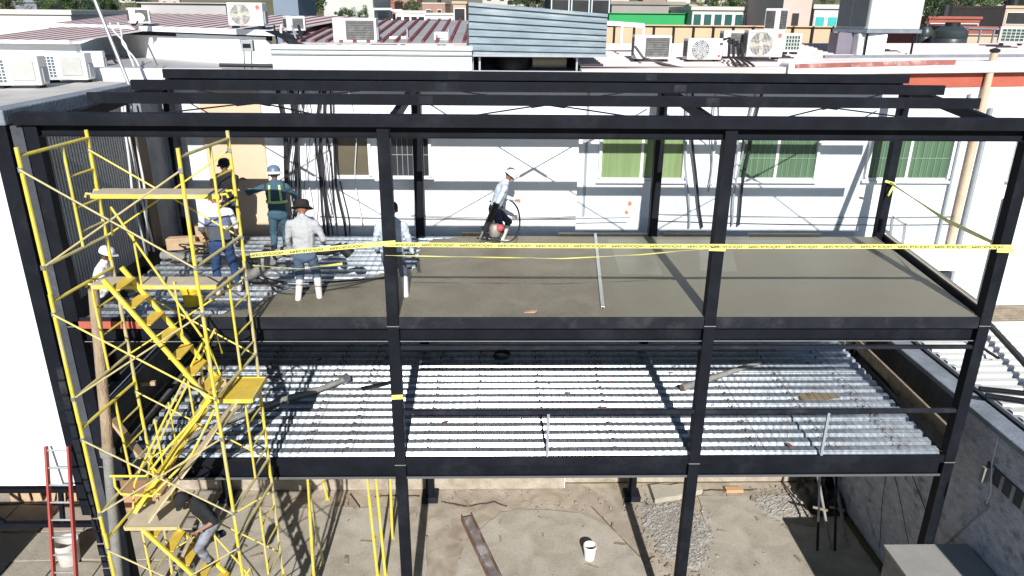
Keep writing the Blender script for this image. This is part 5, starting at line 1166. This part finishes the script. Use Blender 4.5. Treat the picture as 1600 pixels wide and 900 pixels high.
# man hidden behind the second column
def straps(t, pel, up, fw, rt, chest, neck): MB().beam(pel+up*.1-fw*.15+rt*.04, chest+up*.16-fw*.135+rt*.02, .07, .012, (0, 1, 0)).build('back_strap', navy, t)
person('man in pale shirt with navy back strap bending forward behind the second column', (-.10, 1.0, 6.80), .0, hip=.86, lean=9, neckp=20,
       hl=(-.28, .25, .85), hr=(.34, .22, .72), fl=(-.1, 0), fr=(.2, -.02), hat='cap', hatm=navy, shirt=paleT, trouser=cloth('grey_blue_trousers', (.11, .13, .19)), hand=glove, extra=straps, yoke=paleT)
# coverall and vest
vestm = mat('lime_reflective_band', (.55, .75, .25), .5, 0, .05, 5)
def vest(t, pel, up, fw, rt, chest, neck):
    def ring(h, w_, d_, hh):
        m_ = MB(); n = 24; P = []
        for z in (-hh, hh):
            for j in range(n): a = 2*math.pi*j/n; P.append(pel+up*(h+z)+rt*w_*math.cos(a)+fw*d_*math.sin(a))
        m_.add(P, [(j, (j+1) % n, n+(j+1) % n, n+j) for j in range(n)]); o = m_.build('reflective_band', vestm, t); sl = o.modifiers.new('s', 'SOLIDIFY'); sl.thickness = .004
    ring(.2, .2, .148, .025)
    for s in (-1, 1): MB().beam(pel+up*.2-fw*.145+rt*.11*s, chest+up*.17-fw*.122+rt*.09*s, .04, .006, (0, 1, 0)).build('reflective_strap', vestm, t)
person('man in teal coverall with lime reflective bands and brimmed hard hat, arm raised', (-2.58, 3.15, 6.86), .15, hip=.95, lean=3, neckp=8,
       hl=(-.58, .18, 1.36), hr=(.30, .40, 1.12), fl=(-.15, 0), fr=(.08, .06), hat='hardhat', hatm=mat('blue_grey_hard_hat', (.12, .18, .25), .4), brim=mat('white_hat_brim', (.75, .75, .75), .5), shirt=teal, sleeve_mat=navy, trouser=teal, boot=blackT, skin=SK2, hand=glove, extra=vest, boot_h=.2, yoke=navy)
# black shirt and cap
def chain(t, pel, up, fw, rt, chest, neck): MB().tube([neck+fw*.07-rt*.07+up*-.03, chest+fw*.125-rt*.02+up*.02, chest+fw*.12+up*-.02, chest+fw*.125+rt*.02+up*.02, neck+fw*.07+rt*.07-up*.03], .005, 5).build('necklace', galv, t)
person('man in black shirt and black cap standing by the beige wall', (-3.78, 4.05, 6.86), 2.75, hip=.95, lean=3, neckp=6,
       hl=(-.14, .30, 1.02), hr=(.12, .30, 1.05), fl=(-.12, 0), fr=(.12, .04), hat='cap', hatm=blackT, shirt=blackT, trouser=dkj, boot=blackT, skin=SK, boot_h=.15, extra=chain, twist=.1)
# white tee
def band(t, pel, up, fw, rt, chest, neck):
    m_ = MB(); n = 24; P = []
    for z in (-.09, .07):
        for j in range(n): a = 2*math.pi*j/n; P.append(chest+up*(.0+z)+rt*.206*math.cos(a)+fw*.138*math.sin(a))
    m_.add(P, [(j, (j+1) % n, n+(j+1) % n, n+j) for j in range(n)]); m_.build('printed_band', mat('faded_indigo_star_print', (.14, .17, .30), .9, 0, .5, 26), t)
person('man in white tee with faded blue band and blue jeans, back turned behind the scaffold', (-2.98, 1.15, 6.86), .35, hip=.96, lean=8, neckp=15,
       hl=(-.22, .28, .98), hr=(.25, .30, .98), fl=(-.14, 0), fr=(.20, .10), shirt=whiteT, trouser=indigo, boot=mat('pale_trainers', (.5, .42, .4), .6), skin=SK, sleeve=0, boot_h=.08, extra=band, hair=mat('brown_hair', (.05, .025, .015), .7, 0, .3, 30))
# crouching man at the left
person('man in white cap and white tee crouching left on the upper deck', (-4.95, .75, 6.87), -1.3, hip=.14, lean=18, neckp=12,
       hl=(-.1, .42, .36), hr=(.15, .40, .34), fl=(-.15, .34), fr=(.15, .32), hat='cap', hatm=whiteT, shirt=whiteT, trouser=dkj, boot=blackT, skin=SK2, sleeve=0, boot_h=.15)
# man on the stairs
person('man in black tee, black cap and patched grey trousers on the lower scaffold stairs', (-2.98, -.85, 2.95), 2.5, hip=.80, lean=24, neckp=42,
       hl=(-.30, .36, .95), hr=(.36, .30, .98), fl=(-.1, .16), fr=(.1, -.22), footz=(.0, .25), hat='cap', hatm=blackT, shirt=blackT, trouser=greyTr, boot=navy, skin=SK, sleeve=0, boot_h=.12)
# ================================================================== TOWN BEHIND
def colm(c): return mat('render_%02x%02x%02x' % tuple(int(v*255) for v in c), c, .85, 0, .1, .5, .1, dirt=tuple(v*.6 for v in c), dirt_amt=.4)
def house(label, x0, x1, y0, Y, c, depth=6, wins=0, name='house', zb=None, roofc=None, tank=False, win_top=.25, win_h=.4, glass=dkglass):
    a, bq = py(x0, y0, Y), py(x1, y0, Y); z0 = terrain_z((a.x+bq.x)/2, Y)-1; top = max(a.z, bq.z)
    t = thing(name, label, 'house' if name == 'house' else name.replace('_', ' '), ((a.x+bq.x)/2, Y, z0))
    MB().box(a.x, bq.x, Y, Y+depth, z0, top).build('wall', colm(c), t)
    MB().box(a.x-.1, bq.x+.1, Y-.1, Y+depth+.1, top+.002, top+(.03 if name == 'wall' else .18)).build('roof', colm(roofc) if roofc else colm(tuple(min(.7, v*1.1) for v in c)), t)
    for i in range(wins):
        wd = (bq.x-a.x)/wins; x = a.x+wd*(i+.05); o = MB().box(x, x+wd*.9, Y-.05, Y-.002, top-2.4*win_h-win_top*1.2, top-win_top*1.2).build('window', winframe, t)
        MB().box(x+.05, x+wd*.9-.05, Y-.06, Y-.051, top-2.4*win_h-win_top*1.2+.05, top-win_top*1.2-.05).build('pane', glass, o)
    if tank: MB().lathe(((a.x+bq.x)/2, Y+1.5, top+.19), [(.5, 0), (.5, .8), (.2, 1.0)], 12).build('roof_tank', black, t)
    return t
W = .72
house('long white walled building at the far left behind the striped roofs', -60, 110, 23, 22, (.66, .62, .58), 6)
house('pale grey flat wall behind the striped roof left of the big corner unit', 220, 352, 6, 15.5, (.42, .41, .40), .6, name='wall')
house('grey house with dark side at the far upper left', 22, 56, 4, 40, (.22, .23, .26), 8)
house('narrow blue grey steel clad tower left of the dark green tree', 425, 464, -12, 20, (.19, .24, .30), 3, name='building')
house('pale grey blank sided building above the grey striped roof', 504, 582, -8, 60, (.50, .50, .47), 12)
house('brick red house above the far pipe frame', 586, 616, 4, 75, (.34, .13, .09), 8)
house('low white house right of the brick red one', 618, 664, 20, 62, (.66, .64, .60), 8, 4)
house('white house with dark windows under the first far hill houses', 664, 726, 24, 58, (.62, .60, .55), 8, 3)
house('tan house standing against the sheet metal shed', 708, 728, 6, 48, (.48, .36, .26), 8, 1)
house('dark teal building behind the sheet metal shed', 860, 955, -10, 34, (.04, .075, .09), 5, 3, name='building', win_h=.6)
house('bright green wall of the building above the peach wall', 952, 1080, 22, 30, (.03, .33, .10), .5, name='wall')
house('grey brown sheet roofed shed above the bright green wall', 956, 1068, 8, 34, (.30, .28, .25), 8, roofc=(.25, .24, .21))
house('long building with a row of dark green windows right of the green wall', 1082, 1212, 17, 29, (.50, .48, .43), 7, 8, name='building', win_h=.62, win_top=.12, glass=mat('deep_teal_glass', (.03, .10, .09), .2))
house('pink plastered tower with narrow arched opening', 1229, 1274, -30, 24, (.62, .44, .38), 5, name='tower')
house('white house with turquoise curtained window right of the pink tower', 1273, 1312, 14, 24.5, (.55, .55, .52), 5, 2, win_h=.6, glass=mat('turquoise_glass', (.06, .42, .40), .3))
house('long peach rendered boundary wall behind the pink ribbed roof', 945, 1330, 43, 15, (.60, .42, .27), .3, name='wall')
for i in range(12):
    x = 960+i*31; a = py(x, 43, 14.95); o = MB().box(a.x-.03, a.x+.03, 14.88, 14.98, a.z-1.2, a.z+.04).build('wall_post', steel2); tag(o, 'thin dark post on the face of the long peach wall', 'post', 'posts of the peach wall')
house('brick red house with flat roof behind the black water tank', 1452, 1532, 30, 46, (.30, .09, .065), 8, 2, tank=True)
house('second brick red house stepping down to the right', 1500, 1556, 46, 40, (.27, .09, .07), 6, 1)
house('cream house behind the red houses', 1548, 1580, 20, 62, (.66, .50, .28), 8, 1)
house('orange tan house at the upper right edge', 1572, 1630, 13, 52, (.48, .37, .28), 9, 1, tank=True)
house('white house between the red and cream houses', 1524, 1552, 20, 66, (.66, .66, .66), 8, 2)
house('low beige wall right of the large water tank', 1510, 1640, 56, 22, (.48, .40, .30), .4, name='wall')
rt_ = thing('roof_railing', 'grey pipe railing behind the large water tank', 'railing', tuple(py(1540, 66, 19)))
a, bq = py(1512, 44, 19), py(1575, 46, 19); MB().beam(a, bq, .05, .05).build('rail', greyp, rt_)
for k in range(4): p = a.lerp(bq, k/3); MB().beam(p, p-Vector((0, 0, .7)), .05, .05, (0, 1, 0)).build('post', greyp, rt_)
c = py(1243, 30, 23.9); MB().box(c.x-.14, c.x+.14, 23.9, 23.97, c.z-.35, c.z+.25).build('tmpw', dkglass); o = bpy.data.objects['tmpw']; o.name = 'arched_window'; tag(o, 'narrow dark window grille on the pink tower', 'window')
t = thing('gas_tank', 'white horizontal gas tank on the roof of the long window building', 'gas tank', tuple(py(1203, 10, 30)))
c = py(1203, 5, 30); MB().tube([c-Vector((.3, 0, 0)), c+Vector((.3, 0, 0))], .14, 12).build('tank_body', acw, t, smooth=True)
for s in (-.2, .2): MB().box(c.x+s-.03, c.x+s+.03, 29.9, 30.1, c.z-.3, c.z-.1).build('saddle', steel2, t)

# hillside houses in the gaps: small, far, each its own object
r = random.Random(21); cols = [(.60, .58, .54), (.52, .48, .42), (.50, .40, .33), (.40, .39, .38), (.62, .62, .62), (.34, .20, .16), (.45, .42, .32)]
nm = ['white', 'cream', 'peach', 'grey', 'bright white', 'brick red', 'ochre']
protos = {}
for k in range(7):
    t = thing('house', 'x', 'house', (0, 0, 0)); MB().box(-3.5, 3.5, 0, 7, -4, 3.2).build('wall', colm(cols[k]), t); MB().box(-3.6, 3.6, -.1, 7.1, 3.202, 3.45).build('roof', colm((.5, .47, .43)), t)
    for x in (-2.4, 1.0): o = MB().box(x, x+1.4, -.06, -.002, .8, 2.2).build('window', winframe, t); MB().box(x+.1, x+1.3, -.08, -.061, .9, 2.1).build('pane', dkglass, o)
    MB().lathe((1, 3, 3.46), [(.6, 0), (.6, .9), (.3, 1.1)], 10).build('roof_tank', black, t)
    del t['_o']; protos[k] = t
used = set(); cnt = 0
for (xa, xb, n_) in ((560, 730, 26), (930, 1110, 18), (1440, 1620, 20), (150, 330, 3), (730, 880, 8)):
    for i in range(n_):
        Y = 75+230*r.random()**1.3; X = py(r.uniform(xa, xb), 20, Y).x; z = terrain_z(X, Y); k = r.randrange(7)
        L = 'small %s house with roof tank, far off on the town hillside' % nm[k]
        if k in used: o = dup(protos[k], (X, Y, z+r.uniform(-1, 1.5)), r.uniform(-.5, .5), L, 'far %s hillside houses' % nm[k])
        else: used.add(k); o = protos[k]; o.location = (X, Y, z); o['label'] = L; o['group'] = 'far %s hillside houses' % nm[k]
        o.scale = (r.uniform(.7, 1.3), 1, r.uniform(.8, 1.3))
for k in protos:
    if k not in used:
        for ch in list(protos[k].children_recursive): bpy.data.objects.remove(ch)
        bpy.data.objects.remove(protos[k])

# trees: a template per kind, leaf clumps spread through the crown
leafm = [mat('dark_green_leaves', (.035, .075, .02), .7, 0, .45, 1.3), mat('mid_green_leaves', (.07, .13, .03), .7, 0, .4, 1.3)]
def tree_proto(seed, lm, R1=2.2, H=5.5, nleaf=5200):
    r = random.Random(seed); t = thing('tree', 'x', 'tree', (0, 0, 0))
    m_ = MB(); m_.tube([(0, 0, -4), (.05, 0, H*.35), (.1, .05, H*.6)], .16, 8, .08)
    for k in range(6): a = k*1.05; m_.tube([(.05, 0, H*.4), (math.cos(a)*R1*.3, math.sin(a)*R1*.3, H*.6), (math.cos(a)*R1*.6, math.sin(a)*R1*.6, H*.8)], .06, 5, .02)
    m_.build('trunk', oldwood, t)
    cl_ = [(Vector((r.gauss(0, R1*.42), r.gauss(0, R1*.42), H*.68+r.gauss(0, R1*.34))), r.uniform(.35, .85)*R1*.42) for _ in range(26)]
    m_ = MB()
    for i in range(nleaf):
        c, cr = cl_[r.randrange(26)]; d = Vector((r.gauss(0, 1), r.gauss(0, 1), r.gauss(0, 1))).normalized(); p = c+d*cr*r.uniform(.5, 1.12)
        u = Vector((r.gauss(0, 1), r.gauss(0, 1), r.gauss(0, .5))).normalized(); v = u.cross(d+Vector((.1, .1, .3))).normalized(); s_ = r.uniform(.05, .12)
        m_.add([p-u*s_, p-v*s_*.6, p+u*s_, p+v*s_*.6], [(0, 1, 2, 3)])
    me = bpy.data.meshes.new('crown'); me.from_pydata(m_.v, [], m_.f); me.materials.append(lm); o = bpy.data.objects.new('crown', me); COL.objects.link(o); o.parent = t; del t['_o']; return t
tps = [tree_proto(1, leafm[0]), tree_proto(2, leafm[1]), tree_proto(3, leafm[0])]
TR = [(8, -6, 30, 22, 'dark tree cut by the top left corner'), (75, 12, 34, 20, 'dark tree over the long white wall, leftmost of three crowns'), (118, 2, 36, 24, 'tall leafy tree over the long white wall, middle of three crowns'), (165, 6, 34, 24, 'leafy tree over the long white wall, right of three crowns'), (215, -6, 33, 16, 'small dark crown above the pale grey wall'),
      (486, 0, 32, 26, 'dense dark tree standing right of the blue grey clad tower'), (540, 22, 40, 13, 'low round bush like tree below the blank grey building'), (566, 22, 42, 11, 'smaller low tree right of the round one below the blank building'), (640, 8, 70, 12, 'small tree between the brick red and white far houses'),
      (830, -4, 40, 24, 'palm green crown peeking over the sheet metal shed'), (1120, 0, 50, 20, 'left of the three crowns above the long window building'), (1155, 2, 52, 20, 'middle of the three crowns above the long window building'), (1190, -2, 54, 20, 'right of the three crowns above the long window building'),
      (1288, -6, 38, 14, 'dark crown between the pink tower and the big cooler'), (1452, 6, 36, 26, 'dark tree just right of the big cooler'), (1500, -4, 85, 22, 'broad green crown on the right hill, leftmost of three'), (1545, -6, 90, 24, 'broad green crown on the right hill, middle of three'), (1590, -6, 88, 24, 'broad green crown on the right hill, rightmost of three')]
for i, (x, y, Y, hp, L) in enumerate(TR):
    p = py(x, y, Y); s_ = hp*1.15/FPX*(Y+10.7)/2.2
    if i < 3: o = tps[i]; o['label'] = L
    else: o = dup(tps[i % 3], (0, 0, 0), 0, L)
    o.location = (p.x, Y, p.z-5.5*.68*s_); o.scale = (s_,)*3; o.rotation_euler = (0, 0, i*1.3); o['group'] = 'trees of the town'
# far wooded hill as one mass
m_ = MB(); r = random.Random(77)
for i in range(9000):
    Y = r.uniform(320, 900); X = r.uniform(-.75, .85)*(Y+10)
    cn = noise.noise(Vector((X*.012, Y*.012, 5)))
    if cn < -.12: continue
    z = terrain_z(X, Y)
    s_ = r.uniform(1.2, 3.4); c = Vector((X, Y, z+s_*.8))
    for k in range(6):
        d = Vector((r.gauss(0, 1), r.gauss(0, 1), r.gauss(0, .7))); u = Vector((r.gauss(0, 1), r.gauss(0, 1), r.gauss(0, 1))).normalized()*s_*.8; v = u.cross(Vector((r.gauss(0, 1), 1, r.gauss(0, 1)))).normalized()*s_*.6
        p = c+d*s_*.5; m_.add([p-u, p-v, p+u, p+v], [(0, 1, 2, 3)])
me = bpy.data.meshes.new('far_trees'); me.from_pydata(m_.v, [], m_.f); me.materials.append(leafm[0]); o = bpy.data.objects.new('far_trees', me); COL.objects.link(o)
tag(o, 'scattered dark green trees covering the far hillside', 'trees', kind='stuff')

for o in list(bpy.data.objects):
    if '_o' in o: del o['_o']
    if o.parent and 'category' in o: del o['category']
bpy.context.view_layer.update()
